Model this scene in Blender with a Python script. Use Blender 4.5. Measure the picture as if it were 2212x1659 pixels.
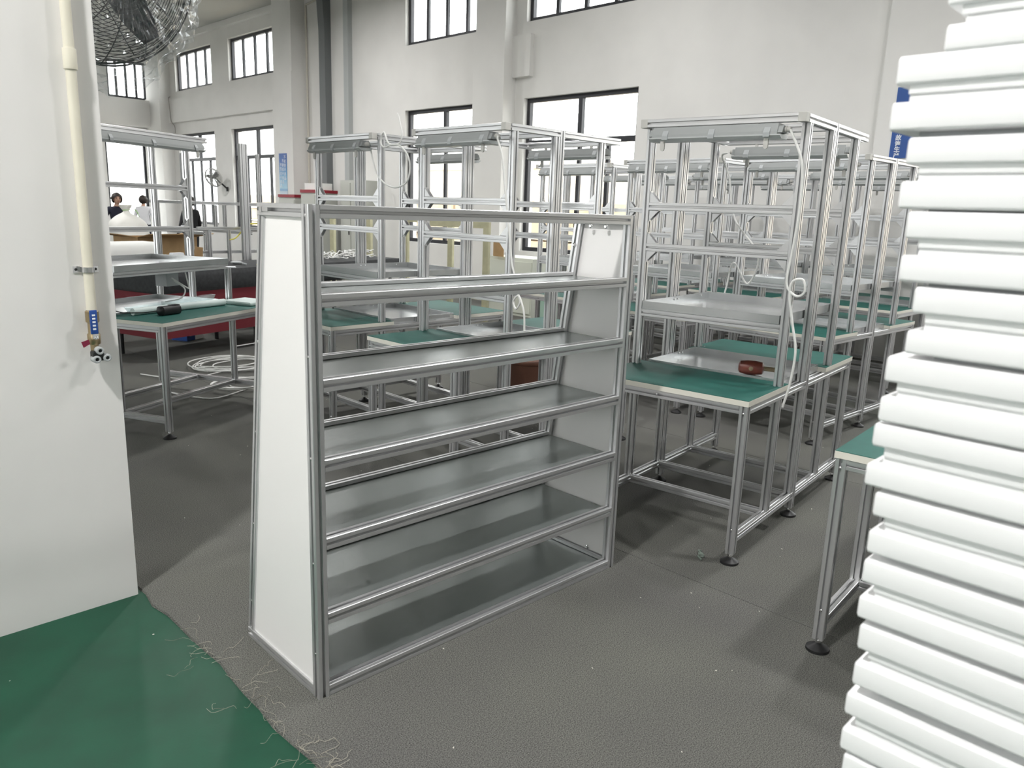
import bpy, bmesh, math, random
from mathutils import Vector, Matrix, Quaternion, noise as mnoise
random.seed(7)
for o in list(bpy.data.objects): bpy.data.objects.remove(o)
S = bpy.context.scene
COL = S.collection
PI = math.pi

# ------------------------------------------------------------------ camera
def cam_axes(yaw, pitch, roll):
    f = Vector((math.cos(yaw)*math.cos(pitch), math.sin(yaw)*math.cos(pitch), -math.sin(pitch)))
    r = Vector((math.sin(yaw), -math.cos(yaw), 0))
    d = f.cross(r)
    c, s = math.cos(roll), math.sin(roll)
    return c*r + s*d, -s*r + c*d, f
CR, CD, CF = cam_axes(0.77484, 0.2216, -0.0349)
cd = bpy.data.cameras.new('camera'); cam = bpy.data.objects.new('camera', cd); COL.objects.link(cam)
cd.sensor_width = 36.0; cd.lens = 1656.5/2212*36; cd.clip_start = 0.05; cd.clip_end = 200
m = Matrix.Identity(4)
for i in range(3):
    m[i][0] = CR[i]; m[i][1] = -CD[i]; m[i][2] = -CF[i]
m.translation = Vector((0, 0, 1.5))
cam.matrix_world = m
cd.dof.use_dof = True; cd.dof.focus_distance = 3.6; cd.dof.aperture_fstop = 6.0
S.camera = cam

# ------------------------------------------------------------------ world, exposure
SKY = 5.5
w = bpy.data.worlds.new('overcast_sky'); S.world = w; w.use_nodes = True
bg = w.node_tree.nodes['Background']; bg.inputs[0].default_value = (1.0, 0.99, 0.975, 1); bg.inputs[1].default_value = SKY
S.view_settings.view_transform = 'Standard'; S.view_settings.look = 'None'
S.view_settings.gamma = 1.0; S.view_settings.use_curve_mapping = False
S.view_settings.exposure = 0.45
S.cycles.max_bounces = 7; S.cycles.diffuse_bounces = 4; S.cycles.glossy_bounces = 4
S.cycles.transparent_max_bounces = 24; S.cycles.sample_clamp_indirect = 8.0
S.cycles.use_denoising = True; S.cycles.use_adaptive_sampling = True; S.cycles.adaptive_threshold = .08; S.cycles.adaptive_min_samples = 16
S.cycles.use_light_tree = False

XW, YE, XL, YB, ZC = 9.2, 23.6, -3.4, -5.0, 5.73      # room faces
WT = 0.28                                              # wall thickness
# windows: (wall, a0, a1, z0, z1) ; a is Y for the x-walls and X for the y-walls
LOWZ, UPZ = (0.87, 3.25), (4.37, 5.34)
WIN = []
for a0, a1 in ((9.93, 12.03), (6.75, 8.96), (16.75, 19.07), (20.02, 22.25), (0.25, 2.45), (-2.8, -0.6)):
    WIN.append(('right', a0, a1) + LOWZ); WIN.append(('right', a0, a1) + UPZ)
WIN += [('end', 7.72, 8.82, 0.12, 3.2), ('end', 7.9, 8.95, 4.2, 5.2), ('end', 3.2, 5.4, .87, 3.2), ('end', 3.2, 5.4, 4.1, 5.2)]
WIN += [('left', -1.7, 0.3, 1.5, 3.2), ('left', 6.0, 9.0, .87, 3.25), ('left', 12.0, 15.0, .87, 3.25)]
def portal(wall, a0, a1, z0, z1):
    l = bpy.data.lights.new('window_portal', 'AREA'); l.shape = 'RECTANGLE'
    l.size = a1-a0; l.size_y = z1-z0; l.cycles.is_portal = True
    o = bpy.data.objects.new('window_portal', l); COL.objects.link(o)
    a, z = (a0+a1)/2, (z0+z1)/2
    n = {'right': Vector((-1, 0, 0)), 'left': Vector((1, 0, 0)), 'end': Vector((0, -1, 0)), 'back': Vector((0, 1, 0))}[wall]
    p = {'right': (XW+WT, a, z), 'left': (XL-WT, a, z), 'end': (a, YE+WT, z), 'back': (a, YB-WT, z)}[wall]
    o.location = p
    zax = -n; yax = Vector((0, 0, 1)); xax = yax.cross(zax)
    o.rotation_euler = Matrix((xax, yax, zax)).transposed().to_euler()
for q in WIN: portal(*q)

# ------------------------------------------------------------------ materials
MATS = {}
def mat(name, col, rough=.5, metal=0.0, noise=0.0, nscale=30.0, bump=0.0, bscale=200.0, spec=.5, col2=None, coat=0.0, trans=0.0):
    if name in MATS: return MATS[name]
    mt = bpy.data.materials.new(name); mt.use_nodes = True; nt = mt.node_tree
    b = nt.nodes['Principled BSDF']
    b.inputs['Base Color'].default_value = (*col, 1); b.inputs['Roughness'].default_value = rough
    b.inputs['Metallic'].default_value = metal; b.inputs['Specular IOR Level'].default_value = spec
    b.inputs['Coat Weight'].default_value = coat
    b.inputs['Transmission Weight'].default_value = trans
    tc = nt.nodes.new('ShaderNodeTexCoord')
    if noise > 0 or col2:
        n = nt.nodes.new('ShaderNodeTexNoise'); n.inputs['Scale'].default_value = nscale; n.inputs['Detail'].default_value = 3
        nt.links.new(tc.outputs['Object'], n.inputs['Vector'])
        mx = nt.nodes.new('ShaderNodeMix'); mx.data_type = 'RGBA'
        c2 = col2 if col2 else tuple(max(0, c*(1-noise)) for c in col)
        mx.inputs['A'].default_value = (*col, 1); mx.inputs['B'].default_value = (*c2, 1)
        rp = nt.nodes.new('ShaderNodeValToRGB'); rp.color_ramp.elements[0].position = .38; rp.color_ramp.elements[1].position = .66
        nt.links.new(n.outputs['Fac'], rp.inputs[0]); nt.links.new(rp.outputs[0], mx.inputs['Factor'])
        nt.links.new(mx.outputs['Result'], b.inputs['Base Color'])
    if bump > 0:
        n2 = nt.nodes.new('ShaderNodeTexNoise'); n2.inputs['Scale'].default_value = bscale; n2.inputs['Detail'].default_value = 3
        nt.links.new(tc.outputs['Object'], n2.inputs['Vector'])
        bp = nt.nodes.new('ShaderNodeBump'); bp.inputs['Strength'].default_value = bump; bp.inputs['Distance'].default_value = .002
        nt.links.new(n2.outputs['Fac'], bp.inputs['Height']); nt.links.new(bp.outputs[0], b.inputs['Normal'])
    MATS[name] = mt; return mt
def clear_mat(name, tint, gloss, rough=.08, milk=0.0, bump=0.0):
    mt = bpy.data.materials.new(name); mt.use_nodes = True; nt = mt.node_tree
    for n in list(nt.nodes): nt.nodes.remove(n)
    out = nt.nodes.new('ShaderNodeOutputMaterial'); t = nt.nodes.new('ShaderNodeBsdfTransparent'); t.inputs[0].default_value = (*tint, 1)
    g = nt.nodes.new('ShaderNodeBsdfGlossy'); g.inputs['Roughness'].default_value = rough; g.inputs['Color'].default_value = (.95, .97, 1, 1)
    fr = nt.nodes.new('ShaderNodeLayerWeight'); fr.inputs['Blend'].default_value = .5
    pw = nt.nodes.new('ShaderNodeMath'); pw.operation = 'POWER'; pw.inputs[1].default_value = 4.0
    ml = nt.nodes.new('ShaderNodeMath'); ml.operation = 'MULTIPLY_ADD'; ml.inputs[1].default_value = .55; ml.inputs[2].default_value = gloss
    nt.links.new(fr.outputs['Facing'], pw.inputs[0]); nt.links.new(pw.outputs[0], ml.inputs[0])
    mx = nt.nodes.new('ShaderNodeMixShader')
    nt.links.new(ml.outputs[0], mx.inputs[0]); nt.links.new(t.outputs[0], mx.inputs[1]); nt.links.new(g.outputs[0], mx.inputs[2])
    if milk > 0:
        df = nt.nodes.new('ShaderNodeBsdfDiffuse'); df.inputs[0].default_value = (.9, .92, .92, 1); m2 = nt.nodes.new('ShaderNodeMixShader'); m2.inputs[0].default_value = milk
        nt.links.new(mx.outputs[0], m2.inputs[1]); nt.links.new(df.outputs[0], m2.inputs[2]); mx = m2
    if bump > 0:
        tc = nt.nodes.new('ShaderNodeTexCoord'); n2 = nt.nodes.new('ShaderNodeTexNoise'); n2.inputs['Scale'].default_value = 14; n2.inputs['Detail'].default_value = 5
        bp = nt.nodes.new('ShaderNodeBump'); bp.inputs['Strength'].default_value = bump; bp.inputs['Distance'].default_value = .03
        nt.links.new(tc.outputs['Object'], n2.inputs['Vector']); nt.links.new(n2.outputs['Fac'], bp.inputs['Height']); nt.links.new(bp.outputs[0], g.inputs['Normal'])
    nt.links.new(mx.outputs[0], out.inputs[0]); MATS[name] = mt; return mt
ALU = mat('anodised_aluminium', (.66, .66, .67), .32, .74)
ALUD = mat('anodised_aluminium_dark', (.62, .63, .64), .42, .85)
STEEL = mat('stainless_sheet', (.56, .57, .575), .24, .75, noise=.06, nscale=6)
WHITE_PANEL = mat('white_laminate', (.86, .845, .838), .35, 0)
SHELF_PANEL = mat('pale_grey_shelf_sheet', (.33, .36, .352), .20, .25, bump=.25, bscale=420)
GREEN_TOP = mat('green_antistatic_mat', (.005, .100, .080), .58, 0, noise=.12, nscale=14)
CREAM = mat('cream_edge_band', (.80, .78, .70), .45)
BLACK = mat('black_rubber', (.012, .012, .013), .5)
CHROME = mat('bright_steel', (.75, .75, .76), .2, 1)
PLASTER = mat('white_plaster', (.81, .80, .78), .85, 0, noise=.05, nscale=1.3)
PLASTER2 = mat('white_plaster_near', (.80, .785, .77), .7, 0, noise=.06, nscale=1.8, bump=.10, bscale=45)
CEIL = mat('ceiling_paint', (.45, .455, .43), .9, 0, noise=.05, nscale=.8)
FRAME = mat('dark_window_frame', (.035, .036, .042), .45, .3)
GLASS = clear_mat('window_glass', (.96, .98, .98), .03)
FILM = clear_mat('crinkled_plastic_film', (.985, .99, .99), .10, .12, .05, 0)
CLEARP = clear_mat('clear_plastic', (.95, .98, .98), .08, .1, .08)
GREYPL = mat('grey_plastic', (.42, .44, .45), .45)
LAMPBODY = mat('pale_grey_lamp_housing', (.36, .375, .375), .42)
LAMPCOVER = mat('frosted_lamp_cover', (.50, .52, .52), .3, 0, spec=.6)
CAPPL = mat('beige_grey_cap', (.58, .57, .54), .5)
CABLE = mat('white_cable_sheath', (.83, .83, .81), .4)
CABLEB = mat('black_cable_sheath', (.02, .02, .02), .4)
PVC = mat('ivory_pvc_pipe', (.78, .74, .62), .35, 0, noise=.06, nscale=8)
BRASS = mat('dull_brass', (.42, .33, .20), .32, .9)
BLUE = mat('blue_vinyl', (.015, .07, .30), .35)
TAGC = mat('maroon_tag', (.22, .015, .05), .5)
WHITEINK = mat('white_print', (.85, .87, .9), .5)
CARD = mat('brown_cardboard', (.42, .27, .13), .8, 0, noise=.12, nscale=10)
CARDD = mat('dark_cardboard', (.12, .05, .03), .7)
WOOD = mat('pale_pine', (.52, .50, .33), .6, 0, noise=.2, nscale=6)
MALLET = mat('red_brown_wood', (.16, .035, .02), .45, 0, noise=.35, nscale=18)
HANDLE = mat('worn_wood_handle', (.22, .17, .10), .6, 0, noise=.3, nscale=30)
GREYCAB = mat('grey_cabinet_paint', (.52, .53, .49), .5)
CREAMCAB = mat('cream_cabinet_paint', (.66, .68, .60), .5)
REDP = mat('red_paint', (.30, .02, .035), .5)
FELT = mat('dark_grey_felt', (.045, .047, .05), .95, 0, noise=.25, nscale=30, bump=.3, bscale=300)
REDCLOTH = mat('dark_red_cloth', (.15, .010, .018), .8)
FOAM = mat('white_foam', (.84, .85, .83), .6, 0, bump=.3, bscale=160)
FOAMT = mat('pale_foam_tube', (.70, .80, .78), .5, 0, bump=.25, bscale=200)
SACK = mat('white_woven_sack', (.76, .75, .71), .7, 0, bump=.2, bscale=90)
NAVY = mat('navy_jacket', (.012, .014, .03), .8)
SKIN = mat('skin', (.55, .33, .24), .55)
HAIR = mat('dark_brown_hair', (.02, .012, .009), .6)
TROUSER = mat('dark_trousers', (.02, .02, .025), .8)
DUCTD = mat('dark_grey_duct', (.16, .17, .175), .5)
DUCTL = mat('pale_grey_duct', (.42, .44, .44), .45)
CRATEG = mat('pale_green_crate', (.36, .52, .42), .45)
YELLOW = mat('yellow_strap', (.75, .68, .08), .5)
PINK = mat('pink_paper', (.75, .25, .25), .6)
BRICKM = mat('timber_bundle', (.62, .50, .36), .8, 0, noise=.25, nscale=5)
ASPH = mat('yard_concrete', (.42, .41, .39), .9)
FACADE = mat('beige_facade', (.70, .62, .50), .9)
LINT = mat('frayed_fibre', (.36, .34, .28), .9)
TRAYW = mat('white_powder_coat', (.86, .86, .865), .32)

def carpet_mat():
    mt = bpy.data.materials.new('grey_felt_carpet'); mt.use_nodes = True; nt = mt.node_tree; b = nt.nodes['Principled BSDF']
    tc = nt.nodes.new('ShaderNodeTexCoord')
    n1 = nt.nodes.new('ShaderNodeTexNoise'); n1.inputs['Scale'].default_value = 280; n1.inputs['Detail'].default_value = 4
    n2 = nt.nodes.new('ShaderNodeTexNoise'); n2.inputs['Scale'].default_value = 1.1; n2.inputs['Detail'].default_value = 5
    for n in (n1, n2): nt.links.new(tc.outputs['Object'], n.inputs['Vector'])
    r1 = nt.nodes.new('ShaderNodeValToRGB'); r1.color_ramp.elements[0].position = .32; r1.color_ramp.elements[1].position = .7
    r1.color_ramp.elements[0].color = (.044, .044, .042, 1); r1.color_ramp.elements[1].color = (.215, .215, .20, 1)
    r2 = nt.nodes.new('ShaderNodeValToRGB'); r2.color_ramp.elements[0].position = .3; r2.color_ramp.elements[1].position = .7
    r2.color_ramp.elements[0].color = (.86, .85, .87, 1); r2.color_ramp.elements[1].color = (1.06, 1.07, 1.02, 1)
    mx = nt.nodes.new('ShaderNodeMix'); mx.data_type = 'RGBA'; mx.blend_type = 'MULTIPLY'; mx.inputs['Factor'].default_value = 1
    nt.links.new(n1.outputs['Fac'], r1.inputs[0]); nt.links.new(n2.outputs['Fac'], r2.inputs[0])
    nt.links.new(r1.outputs[0], mx.inputs['A']); nt.links.new(r2.outputs[0], mx.inputs['B'])
    nt.links.new(mx.outputs['Result'], b.inputs['Base Color']); b.inputs['Roughness'].default_value = .95; b.inputs['Specular IOR Level'].default_value = .15
    bp = nt.nodes.new('ShaderNodeBump'); bp.inputs['Strength'].default_value = .04; bp.inputs['Distance'].default_value = .002
    nt.links.new(n1.outputs['Fac'], bp.inputs['Height']); nt.links.new(bp.outputs[0], b.inputs['Normal'])
    return mt
CARPET = carpet_mat()
GREENFLOOR = mat('green_floor_paint', (.0022, .062, .031), .60, 0, noise=.22, nscale=5, bump=.12, bscale=90)

# ------------------------------------------------------------------ mesh helpers
class MB:
    def __init__(s): s.v = []; s.f = []; s.mi = []; s.m = 0
    def add(s, vs, fs, M=None):
        k = len(s.v)
        for p in vs:
            p = Vector(p)
            s.v.append(tuple(M @ p) if M else tuple(p))
        for f in fs: s.f.append([i+k for i in f]); s.mi.append(s.m)
        return s
    def box(s, x0, x1, y0, y1, z0, z1, M=None):
        vs = [(x0, y0, z0), (x1, y0, z0), (x1, y1, z0), (x0, y1, z0), (x0, y0, z1), (x1, y0, z1), (x1, y1, z1), (x0, y1, z1)]
        return s.add(vs, [(0, 3, 2, 1), (4, 5, 6, 7), (0, 1, 5, 4), (1, 2, 6, 5), (2, 3, 7, 6), (3, 0, 4, 7)], M)
    def rbox(s, x0, x1, y0, y1, z0, z1, r, M=None, seg=3):
        """box whose outline in the YZ plane has rounded corners, extruded along X, with the YZ ends chamfered"""
        pts = []
        for cy, cz, a0 in ((y1-r, z1-r, 0), (y0+r, z1-r, 90), (y0+r, z0+r, 180), (y1-r, z0+r, 270)):
            for i in range(seg+1):
                a = math.radians(a0+90*i/seg); pts.append((cy+r*math.cos(a), cz+r*math.sin(a)))
        n = len(pts); cy0, cz0 = (y0+y1)/2, (z0+z1)/2
        c = min(r*.6, (x1-x0)*.3)
        def ring(x, d):
            out = []
            for y, z in pts:
                out.append((x, y-math.copysign(min(d, abs(y-cy0)), y-cy0), z-math.copysign(min(d, abs(z-cz0)), z-cz0)))
            return out
        vs = ring(x0, c)+ring(x0+c, 0)+ring(x1-c, 0)+ring(x1, c)
        fs = [tuple(reversed(range(n))), tuple(range(3*n, 4*n))]
        for k in range(3):
            for i in range(n):
                j = (i+1) % n; fs.append((k*n+i, k*n+j, (k+1)*n+j, (k+1)*n+i))
        return s.add(vs, fs, M)
    def prism(s, pts, a, b, axis='x', M=None):
        n = len(pts)
        def mk(t): return [{'x': (t, p, q), 'y': (p, t, q), 'z': (p, q, t)}[axis] for p, q in pts]
        vs = mk(a)+mk(b); fs = [tuple(range(n)), tuple(reversed(range(n, 2*n)))]
        for i in range(n): j = (i+1) % n; fs.append((i, n+i, n+j, j))
        return s.add(vs, fs, M)
    def tube(s, path, r, n=8, caps=True, M=None, radii=None):
        path = [Vector(p) for p in path]; k = len(path); vs = []; fs = []
        t0 = (path[1]-path[0]).normalized()
        up = Vector((0, 0, 1)) if abs(t0.z) < .9 else Vector((1, 0, 0))
        nrm = t0.cross(up).normalized()
        for i, p in enumerate(path):
            t = (path[min(i+1, k-1)]-path[max(i-1, 0)]).normalized()
            nrm = (nrm-t*nrm.dot(t)).normalized(); bn = t.cross(nrm)
            rr = radii[i] if radii else r
            for j in range(n):
                a = 2*PI*j/n; vs.append(p+(nrm*math.cos(a)+bn*math.sin(a))*rr)
        for i in range(k-1):
            for j in range(n):
                j2 = (j+1) % n; fs.append((i*n+j, i*n+j2, (i+1)*n+j2, (i+1)*n+j))
        if caps: fs.append(tuple(reversed(range(n)))); fs.append(tuple(range((k-1)*n, k*n)))
        return s.add(vs, fs, M)
    def lathe(s, prof, n=20, M=None, ang=2*PI):
        vs = []; fs = []; k = len(prof)
        for j in range(n):
            a = ang*j/n
            for r, z in prof: vs.append((r*math.cos(a), r*math.sin(a), z))
        for j in range(n):
            j2 = (j+1) % n
            for i in range(k-1): fs.append((j*k+i, j2*k+i, j2*k+i+1, j*k+i+1))
        if prof[0][0] > 1e-6: fs.append(tuple(j*k for j in reversed(range(n))))
        if prof[-1][0] > 1e-6: fs.append(tuple(j*k+k-1 for j in range(n)))
        return s.add(vs, fs, M)
    def ell(s, c, rx, ry, rz, nu=14, nv=9, M=None):
        vs = []; fs = []
        for i in range(nv+1):
            t = PI*i/nv
            for j in range(nu):
                a = 2*PI*j/nu
                vs.append((c[0]+rx*math.sin(t)*math.cos(a), c[1]+ry*math.sin(t)*math.sin(a), c[2]+rz*math.cos(t)))
        for i in range(nv):
            for j in range(nu):
                j2 = (j+1) % nu; fs.append((i*nu+j, (i+1)*nu+j, (i+1)*nu+j2, i*nu+j2))
        return s.add(vs, fs, M)
    def mesh(s, name, mats, smooth=False):
        me = bpy.data.meshes.new(name); me.from_pydata(s.v, [], s.f)
        for mt in (mats if isinstance(mats, (list, tuple)) else [mats]): me.materials.append(mt)
        if any(s.mi): me.polygons.foreach_set('material_index', s.mi)
        me.validate(); me.update()
        bm = bmesh.new(); bm.from_mesh(me)
        bmesh.ops.remove_doubles(bm, verts=bm.verts, dist=1e-6); bmesh.ops.recalc_face_normals(bm, faces=bm.faces); bm.to_mesh(me); bm.free()
        if smooth:
            for p in me.polygons: p.use_smooth = True
            try: me.set_sharp_from_angle(angle=math.radians(40))
            except Exception: pass
        return me
    def build(s, name, mats, parent=None, smooth=False, loc=(0, 0, 0), rot=None):
        return put(s.mesh(name, mats, smooth), name, parent, loc, rot)
def put(me, name, parent=None, loc=(0, 0, 0), rot=None):
    o = bpy.data.objects.new(name, me); COL.objects.link(o); o.parent = parent; o.location = loc
    if rot is not None:
        if isinstance(rot, Quaternion): o.rotation_mode = 'QUATERNION'; o.rotation_quaternion = rot
        else: o.rotation_euler = rot
    return o
def tag(o, label, cat, group=None, kind=None):
    o['label'] = label; o['category'] = cat
    if group: o['group'] = group
    if kind: o['kind'] = kind
    return o
def thing(name, label, cat, loc=(0, 0, 0), rz=0, group=None):
    o = bpy.data.objects.new(name, None); COL.objects.link(o); o.empty_display_size = .1
    o.location = loc; o.rotation_euler = (0, 0, rz)
    return tag(o, label, cat, group)
def struct(o): o['kind'] = 'structure'; return o
def spline(pts, n=8):
    pts = [Vector(p) for p in pts]; P = [pts[0]*2-pts[1]]+pts+[pts[-1]*2-pts[-2]]; out = []
    for i in range(1, len(P)-2):
        for k in range(n):
            t = k/n; a, b, c, d = P[i-1], P[i], P[i+1], P[i+2]
            out.append(.5*((2*b)+(c-a)*t+(2*a-5*b+4*c-d)*t*t+(3*b-3*c+d-a)*t**3))
    out.append(pts[-1]); return out
CACHE = {}
PW = .037
def prof_pts(w):
    h = w/2; c = .0016; s = .0052; B = .0086; e = .0022; D = .0132; out = []
    for q in range(4):
        a = q*PI/2; ca, sa = round(math.cos(a)), round(math.sin(a))
        for x, y in ((-h+c, -h), (-s, -h), (-s, -h+e), (-B, -h+e), (-B, -h+.0085), (-.0035, -h+D), (.0035, -h+D), (B, -h+.0085), (B, -h+e), (s, -h+e), (s, -h), (h-c, -h)):
            out.append((x*ca-y*sa, x*sa+y*ca))
    return out
def prof_mesh(L, w=PW, mt=None):
    k = ('prof', round(L, 4), w, mt.name if mt else '')
    if k not in CACHE: CACHE[k] = MB().prism(prof_pts(w), 0, L, 'z').mesh('profile', mt or ALU)
    return CACHE[k]
def bar(name, p0, p1, parent, w=PW, mt=None):
    p0, p1 = Vector(p0), Vector(p1); d = p1-p0; L = d.length; d.normalize()
    if abs(d.z) > .999: rot = (0, 0, 0) if d.z > 0 else (PI, 0, 0)
    elif abs(d.x) > .999: rot = (0, PI/2*(1 if d.x > 0 else -1), 0)
    elif abs(d.y) > .999: rot = (PI/2*(-1 if d.y > 0 else 1), 0, 0)
    else: rot = d.to_track_quat('Z', 'Y')
    return put(prof_mesh(L, w, mt), name, parent, p0, rot)
def cached(key, fn):
    if key not in CACHE: CACHE[key] = fn()
    return CACHE[key]

# ------------------------------------------------------------------ room shell
def wall_mesh(axis, face, out, a0, a1, z0, z1, holes):
    """axis 'x': wall face at x=face, thickness towards 'out' sign; a along y. axis 'y' likewise"""
    A = sorted({a0, a1, *[h[0] for h in holes], *[h[1] for h in holes]}); Z = sorted({z0, z1, *[h[2] for h in holes], *[h[3] for h in holes]})
    mb = MB(); f2 = face+out*WT
    def P(t, a, z): return (t, a, z) if axis == 'x' else (a, t, z)
    def inh(a, z): return any(h[0] < a < h[1] and h[2] < z < h[3] for h in holes)
    for i in range(len(A)-1):
        for j in range(len(Z)-1):
            if inh((A[i]+A[i+1])/2, (Z[j]+Z[j+1])/2): continue
            for t in (face, f2): mb.add([P(t, A[i], Z[j]), P(t, A[i+1], Z[j]), P(t, A[i+1], Z[j+1]), P(t, A[i], Z[j+1])], [(0, 1, 2, 3)])
    for h in list(holes)+[(a0, a1, z0, z1)]:
        for (p, q) in (((h[0], h[2]), (h[1], h[2])), ((h[1], h[2]), (h[1], h[3])), ((h[1], h[3]), (h[0], h[3])), ((h[0], h[3]), (h[0], h[2]))):
            mb.add([P(face, *p), P(face, *q), P(f2, *q), P(f2, *p)], [(0, 1, 2, 3)])
    return mb
def holes(wl): return [q[1:] for q in WIN if q[0] == wl]
for nm, ax, fc, ot, a0, a1, key in (('wall_right', 'x', XW, 1, YB, YE, 'right'), ('wall_end', 'y', YE, 1, XL, XW, 'end'),
                                    ('wall_left', 'x', XL, -1, YB, YE, 'left'), ('wall_back', 'y', YB, -1, XL, XW, 'back')):
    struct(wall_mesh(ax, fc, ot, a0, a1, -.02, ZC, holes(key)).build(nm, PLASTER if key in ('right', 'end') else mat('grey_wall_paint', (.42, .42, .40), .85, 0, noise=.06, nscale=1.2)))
struct(MB().box(XL-WT, XW+WT, YB-WT, YE+WT, -.3, -.008).build('floor', GREENFLOOR))
struct(MB().box(XL-WT, XW+WT, YB-WT, YE+WT, ZC, ZC+.2).build('ceiling', CEIL))
struct(MB().box(-40, 60, -40, 70, -.6, -.31).build('ground_outside', ASPH))
# near partition wall with its end at the aisle
struct(MB().box(XL, .950, 2.931, 3.19, -.008, ZC).build('wall_near', PLASTER2))
# pilasters, ring beam, haunches on the window wall
for y0, y1, dp in ((15.47, 16.29, .37), (9.16, 9.88, .27), (2.62, 3.37, .27), (22.6, 23.6, .33), (-3.9, -3.2, .27)):
    struct(MB().box(XW-dp, XW+.02, y0, y1, -.008, 4.22).box(XW-dp+.03, XW+.02, y0+.02, y1-.02, 4.22, ZC).build('trim_pilaster', PLASTER))
struct(MB().box(XW-.09, XW+.02, 16.29, 22.6, 3.56, 4.17).build('trim_beam', PLASTER))
struct(MB().box(XW-.09, XW+.02, 8.78, 9.16, 3.56, 4.17).build('trim_haunch', PLASTER))
struct(MB().box(XL, XW-.33, YE-.3, YE+.02, 3.45, 4.17).build('trim_end_beam', PLASTER))
struct(MB().box(XW-.12, XW+.02, 16.29, 22.6, 5.60, ZC).build('trim_cornice', PLASTER))
# windows
def window(i, wl, a0, a1, z0, z1):
    fw = .065; d0, d1 = .08, .15
    def bx(mb, p0, p1, q0, q1, e0=d0, e1=d1):
        if wl == 'right': mb.box(XW+e0, XW+e1, p0, p1, q0, q1)
        elif wl == 'left': mb.box(XL-e1, XL-e0, p0, p1, q0, q1)
        elif wl == 'end': mb.box(p0, p1, YE+e0, YE+e1, q0, q1)
        else: mb.box(p0, p1, YB-e1, YB-e0, q0, q1)
        return mb
    mb = MB()
    bx(mb, a0, a1, z0, z0+fw); bx(mb, a0, a1, z1-fw, z1); bx(mb, a0, a0+fw, z0+fw, z1-fw); bx(mb, a1-fw, a1, z0+fw, z1-fw)
    wn = struct(mb.build('window_%d' % i, FRAME))
    big = (z1-z0) > 1.8 and not (wl == 'end' and a0 > 7)
    zt = z0+(z1-z0)*.715 if big else z1
    cells = []
    n = 1 if (wl == 'end' and z1 < 4 and a0 > 7) else 4
    if big:
        bx(MB(), a0+fw, a1-fw, zt-.04, zt+.04).build('transom', FRAME, wn)
        am = (a0+a1)/2
        bx(MB(), am-.04, am+.04, zt+.04, z1-fw).build('mullion', FRAME, wn)
        cells += [(a0+fw, am-.04, zt+.04, z1-fw), (am+.04, a1-fw, zt+.04, z1-fw)]
    zz = zt-.04 if big else z1-fw
    st = (a1-a0)/n
    for k in range(1, n): bx(MB(), a0+k*st-.03, a0+k*st+.03, z0+fw, zz, d0+.01, d1-.01).build('mullion', FRAME, wn)
    for k in range(n):
        l = a0+k*st+(.03 if k else fw); r = a0+(k+1)*st-(.03 if k < n-1 else fw)
        cells.append((l, r, z0+fw, zz))
    for c in cells: bx(MB(), *c, .112, .118).build('pane', GLASS, wn)
for i, q in enumerate(WIN): window(i+1, *q)
# carpet: felt strips on the painted floor; frayed long edge
def carpet():
    root = thing('carpet', 'grey felt carpet strips laid over the green painted floor', 'carpet', (0, 0, 0))
    xs = [.955, 2.70, 4.52, 6.35, 8.2, 9.19]
    for i in range(len(xs)-1):
        x0 = xs[i]+.0015; x1 = xs[i+1]-.0015; mb = MB()
        if i == 0:   # ragged edge
            n = 260; L = []; y0, y1 = -4.9, 23.5
            for k in range(n+1):
                y = y0+(y1-y0)*(k/n)**1.6 if k else y0
                L.append((.958+random.uniform(-.012, .010)+.008*math.sin(y*3.1), y))
            for z in (0, -.007): pass
            vs = []
            for x, y in L: vs += [(x, y, -.0075), (x+.004, y, 0), (x1, y, 0), (x1, y, -.0075)]
            fs = []
            for k in range(n):
                a, b = 4*k, 4*k+4
                fs += [(a, b, b+1, a+1), (a+1, b+1, b+2, a+2), (a+2, b+2, b+3, a+3)]
            mb.add(vs, fs)
        else: mb.box(x0, x1, -4.9, 23.5, -.0075, 0)
        mb.build('carpet_strip', CARPET, root)
    mb = MB()
    def fray(x, y, n, sp):
        for _ in range(n):
            a = random.uniform(0, 2*PI); px, py = x+random.gauss(0, sp*.5), y+random.gauss(0, sp)
            pts = [(px, py, .002)]
            for k in range(4):
                a += random.uniform(-1.3, 1.3); l = random.uniform(.008, .035)
                pts.append((pts[-1][0]+l*math.cos(a), pts[-1][1]+l*math.sin(a), random.uniform(.001, .010)))
            mb.tube(spline(pts, 4), .0006, 3, False)
    for y, n, sp in ((1.02, 70, .05), (1.15, 60, .05), (1.3, 40, .06), (1.42, 40, .05), (1.55, 26, .05), (1.75, 16, .06), (2.0, 12, .08), (2.35, 12, .1), (.85, 60, .06)):
        fray(.955, y, n, sp)
    for x, y in ((1.05, 1.95), (.9, 2.3), (.85, 1.2), (1.0, 1.62), (.7, 1.7)): fray(x, y, 1, .02)
    f = tag(mb.build('frayed_thread', LINT), 'frayed fibres along the carpet edge beside the green floor', 'fibres', None, 'stuff')
    sc = MB()
    for _ in range(170):
        x, y = random.uniform(.3, 6), random.uniform(.4, 7); z = 0 if x > .97 else -.008
        if x < .95 and y > 2.9: continue
        r = random.uniform(.0015, .004); a = random.uniform(0, PI)
        M = Matrix.Translation((x, y, z+.001)) @ Matrix.Rotation(a, 4, 'Z')
        sc.box(-r, r, -r*.5, r*.5, -.0006, .0008, M)
    f = sc.build('lint_specks', mat('pale_lint', (.6, .58, .52), .9), None); tag(f, 'pale lint specks scattered over the floor', 'lint', None, 'stuff')
carpet()
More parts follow.
